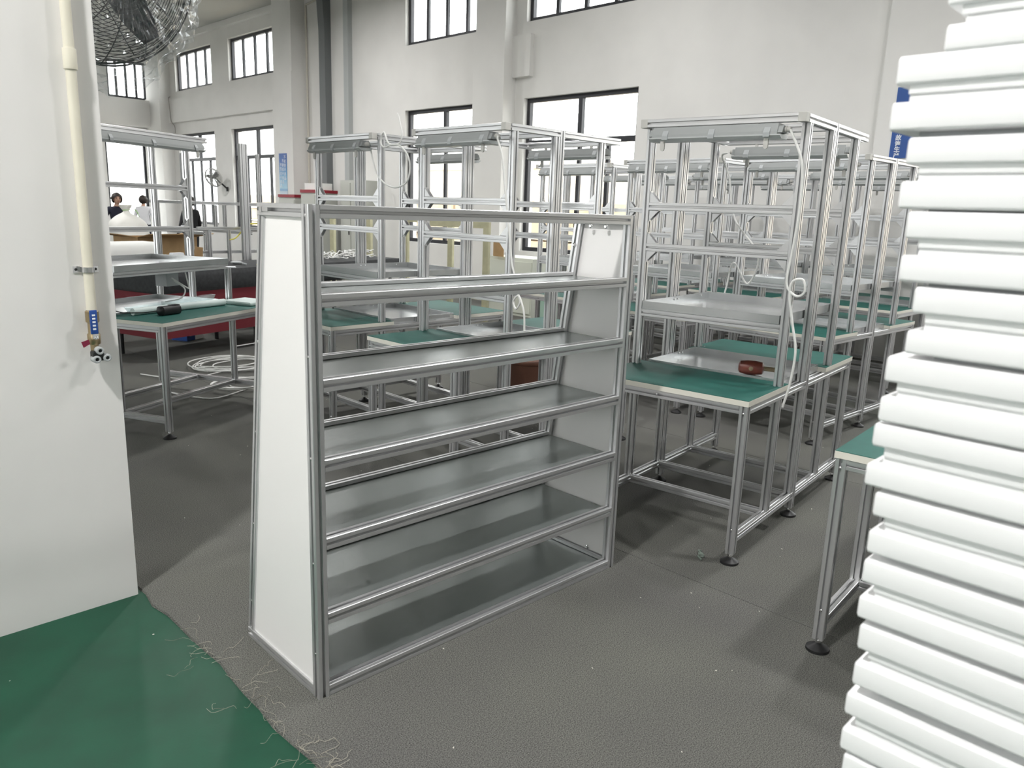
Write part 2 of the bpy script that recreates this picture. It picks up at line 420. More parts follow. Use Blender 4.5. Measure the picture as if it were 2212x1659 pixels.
# outside: timber bundles and a beige facade across the yard
def outside():
    root = thing('timber_stack', 'stacked brown timber bundles seen outside through the windows', 'timber stack', (12.6, 8, -.31))
    for k in range(9):
        for j in range(5):
            y = -2+k*2.3; z = j*.42
            h = random.uniform(.30, .38)
            if (k+j) % 7 == 3 and j == 4: continue
            put(cached(('tim', (k+j) % 3), lambda: MB().rbox(-.5, .5, -1.1, 1.1, 0, .36, .05).mesh('bundle', BRICKM)), 'timber_bundle', root, (random.uniform(-.1, .1), y, z))
    fb = thing('neighbour_building', 'beige facade of the building across the yard outside the windows', 'building', (19, 8, -.31))
    MB().box(0, .4, -22, 24, 0, 3.2).build('facade', FACADE, fb)
    MB().box(-.15, .5, -22, 24, 3.2, 3.4).build('parapet', FACADE, fb)
outside()

# ------------------------------------------------------------------ high-bay lamps under the ceiling
def high_bay(label, x, y, z=5.25, power=230):
    t = thing('high_bay_lamp', label, 'lamp', (x, y, z), 0, 'high-bay lamps under the ceiling')
    MB().lathe([(.19, 0), (.20, .0), (.20, .02), (.17, .10), (.10, .14), (.10, .24), (.06, .26), (0, .26)], 28).build('lamp_housing', DUCTL, t, True)
    MB().tube([(0, 0, .25), (0, 0, ZC-z)], .008, 8).build('hanging_rod', CHROME, t, True)
    l = bpy.data.lights.new('high_bay_light', 'AREA'); l.shape = 'DISK'; l.size = .36; l.energy = power; l.color = (1, .985, .97)
    o = bpy.data.objects.new('high_bay_light', l); COL.objects.link(o); o.parent = t; o.location = (0, 0, -.005)
for x, y, pw, lab in ((-1.6, 1.15, 210, 'left of the camera, nearest the near white wall'), (4.0, -.2, 82, 'in front of the display shelf, to its right'), (5.2, 1.35, 70, 'over the benches, nearest the blue wall sign'),
                      (4.0, 6.2, 80, 'over the left bench and cable coils'), (6.9, 6.2, 40, 'over the back row of benches'), (4.0, 12.2, 120, 'over the half-built rack'),
                      (6.9, 12.2, 45, 'near the ducts on the window wall'), (3.6, 18.2, 170, 'added to brighten the far end by the sack')):  # last lamp, by the sack, is an unseen addition to brighten the far walls
    high_bay('high-bay ceiling lamp %s, above the picture' % lab, x, y, power=pw)
# ------------------------------------------------------------------ display shelf
def bolt_mesh(): return cached('bolt', lambda: MB().lathe([(0, .0045), (.003, .0045), (.0052, .003), (.0055, 0)], 10).mesh('bolt', CHROME, True))
def display_shelf():
    t = thing('display_shelf', 'tall aluminium display shelf with six grey shelves and white side panels, in the middle', 'shelf', (1.107, 1.8715, 0), -.0251)
    W, H, h = 1.44, 1.50, PW/2
    tops = [1.5, 1.257, 1.013, .773, .528, .282, .037]
    ry = lambda z: .2765+(1.463-z)*(.4675-.2765)/1.426
    for x in (h, W-h):
        bar('front_post', (x, h, 0), (x, h, H), t)
        bar('top_side_rail', (x, PW, H-h), (x, .297, H-h), t)
        bar('bottom_side_rail', (x, PW, h), (x, .488, h), t)
        bar('rear_post', (x, ry(.04), .04), (x, ry(1.462), 1.462), t)
        pt = [(PW-.004, PW-.004), (ry(.037)-.012, PW-.004), (ry(1.463)-.012, 1.466), (PW-.004, 1.466)]
        xp = .009 if x < W/2 else W-.009
        MB().prism(pt, xp-.002, xp+.002, 'x').build('side_panel', WHITE_PANEL, t)
    for i, z in enumerate(tops):
        bar('front_rail', (PW, h, z-h), (W-PW, h, z-h), t)
        y = ry(z-h)
        bar('rear_rail', (PW, y, z-h), (W-PW, y, z-h), t)
        if i: MB().box(PW-.008, W-PW+.008, .030, y-.010, z-h-.003, z-h+.003).build('shelf_panel', SHELF_PANEL, t)
    for x, sx in ((0, -1), (W, 1)):
        for z in (.15, .45, .78, 1.08, 1.47):
            put(bolt_mesh(), 'bolt', t, (x+sx*(-.004), h, z), (0, sx*PI/2, 0))
            if z < 1.4: put(bolt_mesh(), 'bolt', t, (x+sx*(-.004), ry(z), z), (0, sx*PI/2, 0))
    # corner connectors on the inside of the side panels
    cm = cached('conn', lambda: MB().lathe([(.009, 0), (.009, .004), (.005, .006), (.005, .010), (.002, .010), (.002, .006), (0, .006)], 14).mesh('connector_screw', CHROME, True))
    for z, y in ((1.37, ry(1.37)), (.06, .12), (.06, .36), (1.452, .12), (1.452, .2)):
        put(cm, 'connector_screw', t, (W-PW, y, z), (0, -PI/2, 0))
    MB().box(-.003, .004, .225, .262, H-h-.006, H-h+.006).box(-.004, .004, .262, .275, H-h-.009, H-h+.009).build('end_connector', CHROME, t)
    return t
display_shelf()

# ------------------------------------------------------------------ workbench racks
def foot_parts(parent, x, y, z0):
    me = cached('pad', lambda: MB().lathe([(.006, .030), (.012, .026), (.034, .014), (.040, .010), (.041, 0)], 24).mesh('foot_pad', BLACK, True))
    p = put(me, 'foot_pad', parent, (x, y, 0))
    me = cached(('stem', round(z0, 3)), lambda: MB().lathe([(.0055, .022), (.0055, z0+.004)], 10).lathe([(.011, .030), (.011, .038)], 6).mesh('foot_stem', CHROME, True))
    put(me, 'foot_stem', p)
def gusset_mesh():
    def f():
        g = .055; th = .003; mb = MB()
        # two flanges + diagonal web + side cheeks, corner at origin, opening to +x, +z ; thickness along y
        mb.box(0, g, -.014, .014, 0, th).box(0, th, -.014, .014, 0, g)
        for y in (-.014, .011): mb.prism([(0, 0), (g, 0), (0, g)], y, y+.003, 'y')
        return mb.mesh('corner_bracket', ALU)
    return cached('gus', f)
def tray_mesh(w, d, lip):
    def f():
        t = .0022; mb = MB().box(0, w, 0, d, 0, t)
        mb.box(0, w, 0, t, t, lip).box(0, w, d-t, d, t, lip).box(0, t, t, d-t, t, lip).box(w-t, w, t, d-t, t, lip)
        return mb.mesh('metal_tray', STEEL)
    return cached(('tray', round(w, 3), round(d, 3), lip), f)
def lamp(parent, x, y0, y1, z, flip=1, cable=None):
    """waterproof batten light hanging below the top bar, running along y; open side to -flip*x"""
    L = y1-y0
    def f():
        pts = [(-.048, 0), (.048, 0), (.046, .012), (.034, .046), (-.034, .046), (-.046, .012)]
        return MB().prism(pts, .02, L-.02, 'y').prism([(-.04, .006), (.04, .006), (.026, .036), (-.026, .036)], 0, L, 'y').mesh('lamp_housing', LAMPBODY)
    b = put(cached(('lampb', round(L, 3)), f), 'lamp_housing', parent, (x, y0, z))
    put(cached(('lampc', round(L, 3)), lambda: MB().prism([(-.050, 0), (.050, 0), (.050, -.006), (.032, -.018), (-.032, -.018), (-.050, -.006)], .004, L-.004, 'y').mesh('lamp_cover', LAMPCOVER)), 'lamp_cover', b)
    cl = cached('lampclip', lambda: MB().prism([(-.056, -.012), (-.046, -.012), (-.046, .004), (-.038, .024), (-.042, .030), (-.056, .006)], -.014, .014, 'y').mesh('lamp_clip', GREYPL))
    for k in (.10, .5, .86): put(cl, 'lamp_clip', b, (0, L*k, 0))
    put(cached('lampgland', lambda: MB().lathe([(.014, 0), (.014, .010), (.011, .012), (.011, .026), (.006, .030)], 12).mesh('cable_gland', CAPPL, True)), 'cable_gland', b, (0, .004 if flip > 0 else L-.004, .022), (PI/2 if flip > 0 else -PI/2, 0, 0))
    put(cached('lamphook', lambda: MB().box(-.005, .005, -.010, .010, -.050, -.010).lathe([(.010, -.004), (.010, .004)], 12, Matrix.Translation((0, 0, -.050)) @ Matrix.Rotation(PI/2, 4, 'Y')).mesh('lamp_lug', CAPPL)), 'lamp_lug', b, (-.03*flip, .07, 0))
    put(cached('lamphook', None), 'lamp_lug', b, (-.03*flip, L-.07, 0))
    for k in (.2, .8): put(cached('lampsusp', lambda: MB().box(-.008, .008, -.006, .006, .04, .062).mesh('lamp_bracket', CAPPL)), 'lamp_bracket', b, (0, L*k, 0))
    if cable:
        MB().tube(spline(cable, 8), .0055, 8).build('lamp_cable', CABLE, b, True)
    return b
def board(parent, x0, x1, y0, y1, z1):
    w, d = x1-x0, y1-y0
    b = put(cached(('brd', round(w, 3), round(d, 3)), lambda: MB().box(0, w, 0, d, -.026, -.002).mesh('tabletop', CREAM)), 'tabletop', parent, (x0, y0, z1))
    put(cached(('mat', round(w, 3), round(d, 3)), lambda: MB().box(.001, w-.001, .001, d-.001, -.002, 0).mesh('green_mat', GREEN_TOP)), 'green_mat', b)
def bench(label, loc, rz, L=.75, tower=True, D=1.51, cable1=None, cable2=None, uc=.32, detail=True, name='workbench', t1=.385, t3=None, double=True):
    t = thing(name, label, 'workbench', (loc[0], loc[1], 0), rz, 'aluminium workbench racks')
    h = PW/2; ft = .045; zb = .118; zr = .705
    t3 = t3 if t3 is not None else D-t1
    mi, mo = D/2-.040, D/2
    gp = gusset_mesh()
    for k, y in enumerate((0, L)):
        inn = 1 if k == 0 else -1
        for x in (0, D):
            bar('leg', (x, y, ft), (x, y, .724), t); foot_parts(t, x, y, ft)
        if double: foot_parts(t, mo, y, ft)
        bot = [(h, mo-h), (mo+h, D-h)] if double else [(h, D-h)]
        for a, b in bot:
            bar('bottom_side_rail', (a, y, zb), (b, y, zb), t); bar('table_side_rail', (a, y, zr), (b, y, zr), t)
        zt = 1.95
        if double: bar('center_post', (mo, y, ft), (mo, y, zt if tower else .72), t)
        for x in ((t1, mi, t3) if double else (t1, t3)): bar('lower_upright', (x, y, zb+h), (x, y, zr-h), t)
        if tower:
            for x, z0 in ((t1, .75), (mi, zr+h), (t3, .75)) if double else ((t1, .75), (t3, .75)): bar('tower_upright', (x, y, z0), (x, y, zt-PW), t)
            if double: tb = [(uc+.03, mo-h), (mo+h, D-.22)]
            else: tb = [(uc+.03, D+.02)]
            for a, b in tb: bar('top_side_bar', (a, y, zt-h), (b, y, zt-h), t)
    # long rails
    for x in ((t1, mi, t3) if double else (t1, t3)): bar('bottom_long_rail', (x, h, zb), (x, L-h, zb), t)
    for x in (0, D): bar('table_long_rail', (x, h, zr), (x, L-h, zr), t)
    for y in (0, L):
        for zz in (.69, .16): put(bolt_mesh(), 'bolt', t, (-h+.004, y, zz), (0, -PI/2, 0))
    put(bolt_mesh(), 'bolt', t, (-h+.004, L*.55, zr), (0, -PI/2, 0))
    z = .75; e = .022
    board(t, -e, t1+.085, -e, L+e, z)
    if double: board(t, (t3-.085) if tower else t1+.085, D+e, -e, L+e, z)
    else: board(t, t1+.085, D+e, -e, L+e, z)
    if tower:
        fb = bar('top_front_bar', (uc+.0, .0, 1.95-h), (uc+.0, L, 1.95-h), t)
        cap = cached('cap', lambda: MB().rbox(-.0195, .0195, -.0195, .0195, 0, .036, .002).mesh('end_cap', CAPPL))
        put(cap, 'end_cap', fb, (0, 0, -.020)); put(cap, 'end_cap', fb, (0, 0, L-.016))
        xb = (D-.24) if double else D
        bb = bar('top_back_bar', (xb, h, 1.95-h), (xb, L-h, 1.95-h), t)
        if double: bar('top_middle_bar', (mi, h, 1.95-h), (mi, L-h, 1.95-h), t)
        for x in ((t1, t3) if double else (t3,)):
            for zz in (1.547, 1.347, 1.018):
                bar('tower_rail', (x, h, zz), (x, L-h, zz), t)
                if detail and zz > 1.1:
                    for yy, rz2 in ((h, PI/2), (L-h, -PI/2)):
                        put(gp, 'corner_bracket', t, (x, yy, zz+h), (0, 0, rz2))
                        put(gp, 'corner_bracket', t, (x, yy, zz-h), (PI, 0, rz2))
        tr = put(tray_mesh(t3-t1+.05, L-.045, .040), 'upper_tray', t, (t1-.02, .0225, 1.037))
        lt = put(tray_mesh(t3-t1-.175, L-.045, .036), 'lower_tray', t, (t1+.09, .0225, .7245))
        for q in (tr, lt):
            d2 = (t3-t1)/2
            for dx in (-.02, .02, d2-.06): put(bolt_mesh(), 'tray_bolt', q, (d2+dx, L-.048, .024), (PI/2, 0, 0))
        lamp(t, uc, .07, L-.04, 1.862, 1, cable1)
        if double: lamp(t, D-.26, .05, L-.06, 1.85, -1, cable2)
    return t
# hanging cable of the nearest bench (lamp-local coordinates: x out of lamp, y along it, z up)
cb1 = [(0.000, -0.020, 0.022), (-0.020, -0.038, -0.001), (-0.020, -0.085, -0.097), (-0.020, -0.099, -0.173), (-0.020, -0.105, -0.308), (-0.020, -0.094, -0.486), (-0.020, -0.083, -0.607), (-0.020, -0.095, -0.657), (-0.020, -0.137, -0.684), (-0.020, -0.166, -0.661), (-0.020, -0.154, -0.611), (-0.020, -0.110, -0.622), (-0.020, -0.104, -0.687), (-0.020, -0.130, -0.807), (-0.020, -0.157, -0.928), (-0.020, -0.149, -1.077), (-0.020, -0.128, -1.188)]
cb1b = [(0, .68, .02), (.02, .72, .0), (.06, .68, -.12), (.05, .62, -.35), (.03, .45, -.55), (.04, .5, -.72), (0, .58, -.60), (.02, .62, -.75), (.03, .66, -.95)]
bench('aluminium workbench rack with a wooden mallet on its tray, nearest on the right', (2.971, 1.511), .10988, cable1=cb1, cable2=cb1b)
cc1 = [(0.000, -0.020, 0.022), (-0.020, -0.033, 0.006), (-0.020, -0.072, -0.089), (-0.020, -0.105, -0.277), (-0.020, -0.132, -0.420), (-0.020, -0.165, -0.612), (-0.020, -0.186, -0.683), (-0.020, -0.220, -0.782), (-0.020, -0.240, -0.832), (-0.020, -0.210, -0.872), (-0.020, -0.190, -0.832), (-0.020, -0.230, -0.802), (-0.020, -0.270, -0.882), (-0.020, -0.280, -0.982)]
bench('aluminium workbench rack behind the middle of the display shelf, one white cable hanging in front', (2.63, 3.0), 0.0, cable1=cc1)
cc0 = [(0.000, -0.020, 0.022), (0.050, 0.027, 0.002), (0.050, -0.033, -0.142), (0.050, -0.122, -0.214), (0.050, -0.244, -0.242), (0.050, -0.362, -0.201), (0.050, -0.384, -0.091), (0.050, -0.314, -0.008), (0.050, -0.220, 0.017), (0.050, -0.123, 0.003), (0.050, -0.084, 0.038), (0.050, -0.120, 0.093), (0.050, -0.172, 0.024), (0.050, -0.277, 0.021), (0.050, -0.305, 0.074), (0.050, -0.276, 0.170), (0.050, -0.258, 0.198)]
bench('aluminium workbench rack behind the shelf\'s left post, white cable looped over its top', (2.63, 4.19), 0.0, cable1=cc0)
bench('aluminium workbench rack in the second row, directly behind the mallet bench', (5.10, 2.08), -.04, L=.9)
bench('aluminium workbench rack in the second row, showing above the display shelf\'s right end', (5.08, 3.16), -.03, L=.9)
bench('aluminium workbench rack in the second row, farthest left of that row', (5.33, 4.42), -.04, L=.9)
bench('aluminium workbench rack in the back row, nearest the blue wall sign', (7.25, 2.35), 0, L=.9, detail=False)
bench('aluminium workbench rack in the back row, middle one by the blank wall', (7.25, 3.55), 0, L=.9, detail=False)
bench('aluminium workbench rack in the back row, farthest from the blue wall sign', (7.3, 4.75), 0, L=.9, detail=False)

def left_bench():
    th = .45; L, D = 1.12, 1.10; ca, sa = math.cos(th), math.sin(th); h = PW/2
    t = thing('workbench', 'aluminium workbench with a white foam tube on its green top, beside the near white wall', 'workbench', (1.8416+L*ca, 4.8624+L*sa, 0), th+PI/2, 'aluminium workbench racks')
    ft, zb, zr = .045, .118, .705; gp = gusset_mesh()
    for y in (0, L):
        for x in (0, D): bar('leg', (x, y, ft), (x, y, .724), t); foot_parts(t, x, y, ft)
        bar('bottom_side_rail', (h, y, zb), (D-h, y, zb), t); bar('table_side_rail', (h, y, zr), (D-h, y, zr), t)
        bar('lower_upright', (.38, y, zb+h), (.38, y, zr-h), t)
        bar('tray_upright', (.40, y, .75), (.40, y, 1.0), t)
        for x in (.74, 1.06): bar('tower_upright', (x, y, .75), (x, y, 1.913), t)
        bar('top_side_bar', (.58, y, 1.9315), (D+.03, y, 1.9315), t)
    for x in (.38, .74): bar('bottom_long_rail', (x, h, zb), (x, L-h, zb), t)
    for x in (0, D): bar('table_long_rail', (x, h, zr), (x, L-h, zr), t)
    board(t, -.022, .47, -.022, L+.022, .75)
    fb = bar('top_front_bar', (.55, 0, 1.9315), (.55, L, 1.9315), t)
    bar('top_back_bar', (D, h, 1.9315), (D, L-h, 1.9315), t)
    for zz in (1.585, 1.285):
        bar('tower_rail', (.74, h, zz), (.74, L-h, zz), t)
        for yy, rz2 in ((h, PI/2), (L-h, -PI/2)):
            put(gp, 'corner_bracket', t, (.74, yy, zz+h), (0, 0, rz2)); put(gp, 'corner_bracket', t, (.74, yy, zz-h), (PI, 0, rz2))
    for x in (.40, 1.06): bar('tray_rail', (x, h, 1.018), (x, L-h, 1.018), t)
    put(tray_mesh(.72, L-.045, .040), 'upper_tray', t, (.375, .0225, 1.037))
    put(tray_mesh(.60, L-.045, .036), 'lower_tray', t, (.475, .0225, .7245))
    lamp(t, .55, .05, L-.06, 1.862, 1)
    # switch box under the tray with its cords
    bxo = MB().box(.60, .70, .30, .42, .88, 1.0).build('switch_box', GREYPL, t)
    MB().tube(spline([(.59, .36, .92), (.52, .33, .86), (.50, .40, .80), (.55, .5, .78)], 8), .005, 8).tube(spline([(.59, .38, .94), (.53, .28, .86), (.6, .2, .87), (.66, .16, .96)], 8), .005, 8).build('switch_cord', CABLE, bxo, True)
    return t
left_bench()
# corner of another table, right foreground
bench('green-topped table corner showing at the left of the white tray stack', (2.635, .9375-.80), .08, L=.80, tower=False)

# ------------------------------------------------------------------ white tray stack, right foreground
FPX = 1656.5
def ray(px, py): return CF+CR*((px-1106)/FPX)+CD*((py-829.5)/FPX)
def on_x(px, py, X):
    d = ray(px, py); k = X/d.x; return Vector((0, 0, 1.5))+d*k
TX = 1.09
blocks = [(2050, -50, 12, 1), (2041, 53, 111, 0), (1937, 122, 184, 1), (1922, 222, 283, 0), (1958, 297, 355, 1), (1941, 391, 450, 0), (1957, 456, 515, 1),
          (1942, 550, 607, 0), (1972, 619, 676, 1), (1955, 712, 763, 0), (1912, 768, 824, 1), (1898, 855, 909, 0), (1885, 913, 963, 1), (1868, 999, 1047, 0),
          (1886, 1062, 1114, 1), (1873, 1143, 1193, 0), (1863, 1206, 1257, 1), (1852, 1285, 1333, 0), (1853, 1347, 1401, 1), (1842, 1428, 1478, 0), (1825, 1494, 1541, 1), (1815, 1570, 1617, 0), (1818, 1626, 1680, 1)]
ORD = ['topmost', 'second', 'third', 'fourth', 'fifth', 'sixth', 'seventh', 'eighth', 'ninth', 'tenth', 'eleventh', 'twelfth', 'thirteenth', 'fourteenth', 'fifteenth', 'sixteenth', 'seventeenth', 'eighteenth', 'nineteenth', 'twentieth', 'twenty-first', 'twenty-second', 'lowest']
zlow = 9
for i, (px, ya, yb, dn) in enumerate(blocks):
    a, b = on_x(px, ya, TX), on_x(px, yb, TX)
    hh = a.z-b.z; y1 = (a.y+b.y)/2; W = .36; Lt = 1.15
    lab = 'white folded metal tray, %s in the visible stack on the right' % (ORD[i] if i in (0, len(blocks)-1) else ORD[i]+' from the top')
    nxt = blocks[i+1] if i+1 < len(blocks) else None
    t = thing('metal_tray', lab, 'tray', (TX, y1, b.z), 0, 'white trays in the tall stack')
    M = Matrix.Rotation(-PI/2, 4, 'Z')
    MB().rbox(0, Lt, 0, W, 0, hh, .004, M).build('tray_shell', TRAYW, t, True)
    if dn and nxt:      # rim facing down towards its partner: recessed lip below
        zt = on_x(nxt[0], nxt[1], TX).z
        gap = b.z-zt
        if gap > .006: MB().rbox(.016, Lt-.018, .006, W-.02, -gap*.55, .001, .0015, M).build('tray_rim', TRAYW, t, True)
    if (not dn) and i > 0:
        gap = on_x(blocks[i-1][0], blocks[i-1][2], TX).z-a.z
        g2 = gap*.45
        if gap > .006: MB().rbox(.018, Lt-.02, .009, W-.03, hh-.001, hh+g2-.0003, .0015, M).build('tray_rim', TRAYW, t, True)
    if not dn and nxt:
        gap = b.z-on_x(nxt[0], nxt[1], TX).z
        if gap > .0005: MB().box(.03, Lt-.03, .03, W-.03, -gap+.0002, .0005, M).build('spacer', GREYPL, t)
    zlow = min(zlow, b.z)
# steel table that carries the stack
t = thing('steel_table', 'grey steel table carrying the white tray stack, below the picture\'s lower right edge', 'table', (TX+.06, -.25, 0))
MB().box(-.02, .42, -1.0, .42, zlow-.03, zlow-.001).build('tabletop', GREYPL, t)
for x in (.02, .36):
    for y in (-.94, .36): bar('leg', (x, y, 0), (x, y, zlow-.03), t)

# ------------------------------------------------------------------ near wall: pipe, clamp, valve
def valve():
    t = thing('compressed_air_pipe', 'ivory air pipe with a blue-handled ball valve on the near white wall', 'pipe', (.853, 2.931-.028, 0))
    MB().tube([(.010, 0, 1.10), (.010, 0, 3.2)], .0165, 18).build('pipe', PVC, t, True)
    MB().lathe([(.0205, 1.90), (.021, 1.902), (.021, 1.962), (.0205, 1.964)], 18, Matrix.Translation((.010, 0, 0))).build('coupling', PVC, t, True)
    mb = MB()
    for k in range(9):
        a = -PI*k/8
    pts = [(.010+.0185*math.cos(a), .0185*math.sin(a)) for a in [-PI*k/10 for k in range(11)]]
    mb2 = MB()
    for p, q in zip(pts, pts[1:]):
        n1 = Vector((p[0]-.010, p[1])).normalized()*.0022; n2 = Vector((q[0]-.010, q[1])).normalized()*.0022
        vs = []
        for z in (1.245, 1.263): vs += [(p[0], p[1], z), (q[0], q[1], z), (q[0]+n2.x, q[1]+n2.y, z), (p[0]+n1.x, p[1]+n1.y, z)]
        mb2.add(vs, [(0, 1, 2, 3), (7, 6, 5, 4), (0, 4, 5, 1), (2, 6, 7, 3), (0, 3, 7, 4), (1, 5, 6, 2)])
    mb2.box(.028, .050, .024, .0275, 1.243, 1.265).box(-.030, -.008, .024, .0275, 1.243, 1.265).box(.0265, .0295, 0, .026, 1.245, 1.263).box(-.0095, -.0065, 0, .026, 1.245, 1.263)
    c = mb2.build('pipe_clamp', CHROME, t)
    for x in (.041, -.021): put(cached('clscrew', lambda: MB().lathe([(0, .004), (.003, .004), (.005, 0)], 10).mesh('screw', BLACK, True)), 'screw', c, (x, .024, 1.254), (PI/2, 0, 0))
    MB().lathe([(.019, .995), (.021, 1.0), (.021, 1.03), (.017, 1.035), (.017, 1.07), (.022, 1.075), (.022, 1.11), (.017, 1.115)], 14, Matrix.Translation((.010, 0, 0))).lathe([(.014, .965), (.014, .995)], 6, Matrix.Translation((.010, 0, 0))).build('valve_body', BRASS, t, True)
    hd = MB().rbox(-.012, .012, -.003, .003, 1.035, 1.118, .002, Matrix.Translation((.004, -.032, 0)) @ Matrix.Rotation(.0, 4, 'Y')).build('valve_handle', BLUE, t, True)
    for k in range(5): MB().box(-.005, .005, -.0345, -.0338, 1.050+k*.012, 1.056+k*.012, Matrix.Translation((.004, -.0012, 0))).build('handle_mark', WHITEINK, hd)
    MB().lathe([(.007, 0), (.007, .012), (.004, .014)], 6, Matrix.Translation((.008, -.019, 1.022)) @ Matrix.Rotation(PI/2, 4, 'X')).box(-.002, .016, -.032, -.029, 1.018, 1.040).build('handle_nut', CHROME, t)
    MB().prism([(-.016, 1.017), (-.040, 1.010), (-.034, .990), (-.012, 1.002)], -.030, -.0285, 'y').build('inspection_tag', TAGC, t)
    blk = MB().rbox(-.006, .030, -.030, .006, .938, .974, .006).build('manifold', BLACK, t)
    for dx, dz in ((.016, .975), (.004, .945), (.038, .948)):
        M = Matrix.Translation((dx, -.026, dz)) @ Matrix.Rotation(PI/2, 4, 'X')
        MB().lathe([(.0065, -.006), (.0065, .012), (.0085, .013), (.0125, .012), (.0135, .008), (.0135, -.022)], 18, M).build('push_fitting', GREYPL, blk, True)
        MB().lathe([(.0062, -.01), (.0062, .006)], 12, M).build('fitting_bore', BLACK, blk)
    return t
valve()

# ------------------------------------------------------------------ industrial fan in plastic film, top left
def fan(name, label, loc, normal, R, n_rings, n_spk, wire, blades, col, film=True, arm=None):
    t = thing(name, label, 'fan', loc)
    n = Vector(normal).normalized(); q = n.to_track_quat('Z', 'Y')
    root_rot = q
    def P(mb, nm, mt, par=t, sm=True):
        o = mb.build(nm, mt, par, sm)
        if par is t: o.rotation_mode = 'QUATERNION'; o.rotation_quaternion = root_rot
        return o
    dome = lambda r: .17*R/.42*(1-(r/R)**2.4)+.05*R/.42
    for s in (1, -1):
        mb = MB()
        for k in range(n_rings):
            r = R*(.16+.84*(k+1)/n_rings)
            m2 = 28 if n_rings > 8 else 20
            mb.tube([(r*math.cos(2*PI*i/m2), r*math.sin(2*PI*i/m2), s*dome(r)) for i in range(m2+1)], wire*.75, 4, False)
        P(mb, 'guard_wires', col)
        for k in range(n_spk):
            a = 2*PI*k/n_spk
            sp = MB().tube([(r*math.cos(a+.16*(1-r/R)), r*math.sin(a+.16*(1-r/R)), s*(dome(r)+wire)) for r in [R*(.1+.9*i/8) for i in range(9)]], wire*1.15, 5)
            P(sp, 'guard_spoke', col)
        P(MB().lathe([(0, s*(dome(0)+.012)), (R*.15, s*(dome(0)+.012)), (R*.16, s*dome(0))], 20), 'guard_badge', col)
    P(MB().tube([(R*math.cos(2*PI*i/40), R*math.sin(2*PI*i/40), 0) for i in range(41)], wire*2.2, 6, False), 'rim_ring', col)
    P(MB().tube([(R*math.cos(2*PI*i/40), R*math.sin(2*PI*i/40), dome(R)) for i in range(41)], wire*1.8, 6, False), 'rim_ring', col)
    for k in range(blades):
        a = 2*PI*k/blades+(-.85 if film else .75)
        vs = []; fs = []; N = 7
        for i in range(N+1):
            r = R*(.12+.78*i/N); wd = R*(.13+.20*math.sin(PI*(.15+.75*i/N)))
            tw = .75-.45*i/N
            for sgn in (-1, 1):
                for th in (-.0015, .0015):
                    lx = r; ly = sgn*wd*.5+.05*R; lz = sgn*wd*.5*math.sin(tw)+th
                    vs.append((lx*math.cos(a)-ly*math.sin(a), lx*math.sin(a)+ly*math.cos(a), lz))
        for i in range(N):
            b = 4*i; c = b+4
            fs += [(b, c, c+2, b+2), (b+1, b+3, c+3, c+1), (b, b+1, c+1, c), (b+2, c+2, c+3, b+3)]
        fs += [(0, 2, 3, 1), (4*N, 4*N+1, 4*N+3, 4*N+2)]
        P(MB().add(vs, fs), 'fan_blade', mat('dark_fan_blade', (.06, .065, .075), .45, .3))
    P(MB().lathe([(0, .06*R/.42), (R*.13, .05*R/.42), (R*.14, -.02), (R*.17, -.05*R/.42), (R*.17, -.30*R/.42), (R*.12, -.34*R/.42), (0, -.34*R/.42)], 22), 'motor', mat('dark_motor', (.05, .05, .055), .5))
    if arm:
        a = [Vector(p)-Vector(loc) for p in arm]
        MB().tube(spline(a, 8), .02, 10).build('mount_arm', BLACK, t, True)
        e = a[-1]
        MB().box(e.x-.05*R/.42, e.x+.05*R/.42, e.y-.05*R/.42, e.y+.05*R/.42, e.z-.10*R/.42, e.z+.10*R/.42).build('mount_plate', BLACK, t)
    if film:
        mb = MB(); nu, nv = 150, 64; vs = []; fs = []
        rnd = random.Random(3)
        off = [[rnd.uniform(-1, 1) for _ in range(nu)] for _ in range(nv+1)]
        for i in range(nv+1):
            tt = PI*i/nv
            for j in range(nu):
                a = 2*PI*j/nu
                d3 = Vector((math.sin(tt)*math.cos(a), math.sin(tt)*math.sin(a), math.cos(tt)))
                k = 1+.010*off[i][j]+.11*mnoise.noise(d3*3.1)+.07*mnoise.noise(d3*8.0+Vector((4, 1, 2)))+.045*abs(mnoise.noise(d3*19.0))
                # sags below the ring: lower side (local -y) hangs longer
                x, y, z = math.sin(tt)*math.cos(a), math.sin(tt)*math.sin(a), math.cos(tt)
                sag = 1.0+.16*max(0, -y)
                vs.append((x*R*1.08*k, y*R*1.08*k*sag, z*.30*R/.42*k))
        for i in range(nv):
            for j in range(nu):
                j2 = (j+1) % nu; fs.append((i*nu+j, (i+1)*nu+j, (i+1)*nu+j2, i*nu+j2))
        mb.add(vs, fs)
        P(mb, 'plastic_film', FILM, sm=False)
    return t
fan('industrial_fan', 'large dark wire-guard fan wrapped in clear plastic film, cut off at the top left', (1.30, 3.86, 2.47), (.10, -.93, -.30), .395, 22, 12, .0022, 3, mat('dark_wire', (.05, .052, .055), .45, .5), True,
    [(1.30, 4.05, 2.52), (1.25, 4.2, 2.6), (1.1, 3.6, 2.85), (.955, 3.1, 2.85)])
fan('wall_fan', 'small pale wall fan on a bent arm beside the window', (8.84, 19.40, 2.07), (-.80, -.42, -.38), .23, 9, 8, .0055, 3, mat('pale_wire', (.40, .40, .39), .4), False,
    [(8.93, 19.47, 2.05), (9.02, 19.50, 1.98), (9.10, 19.45, 1.90), (9.19, 19.40, 1.80)])

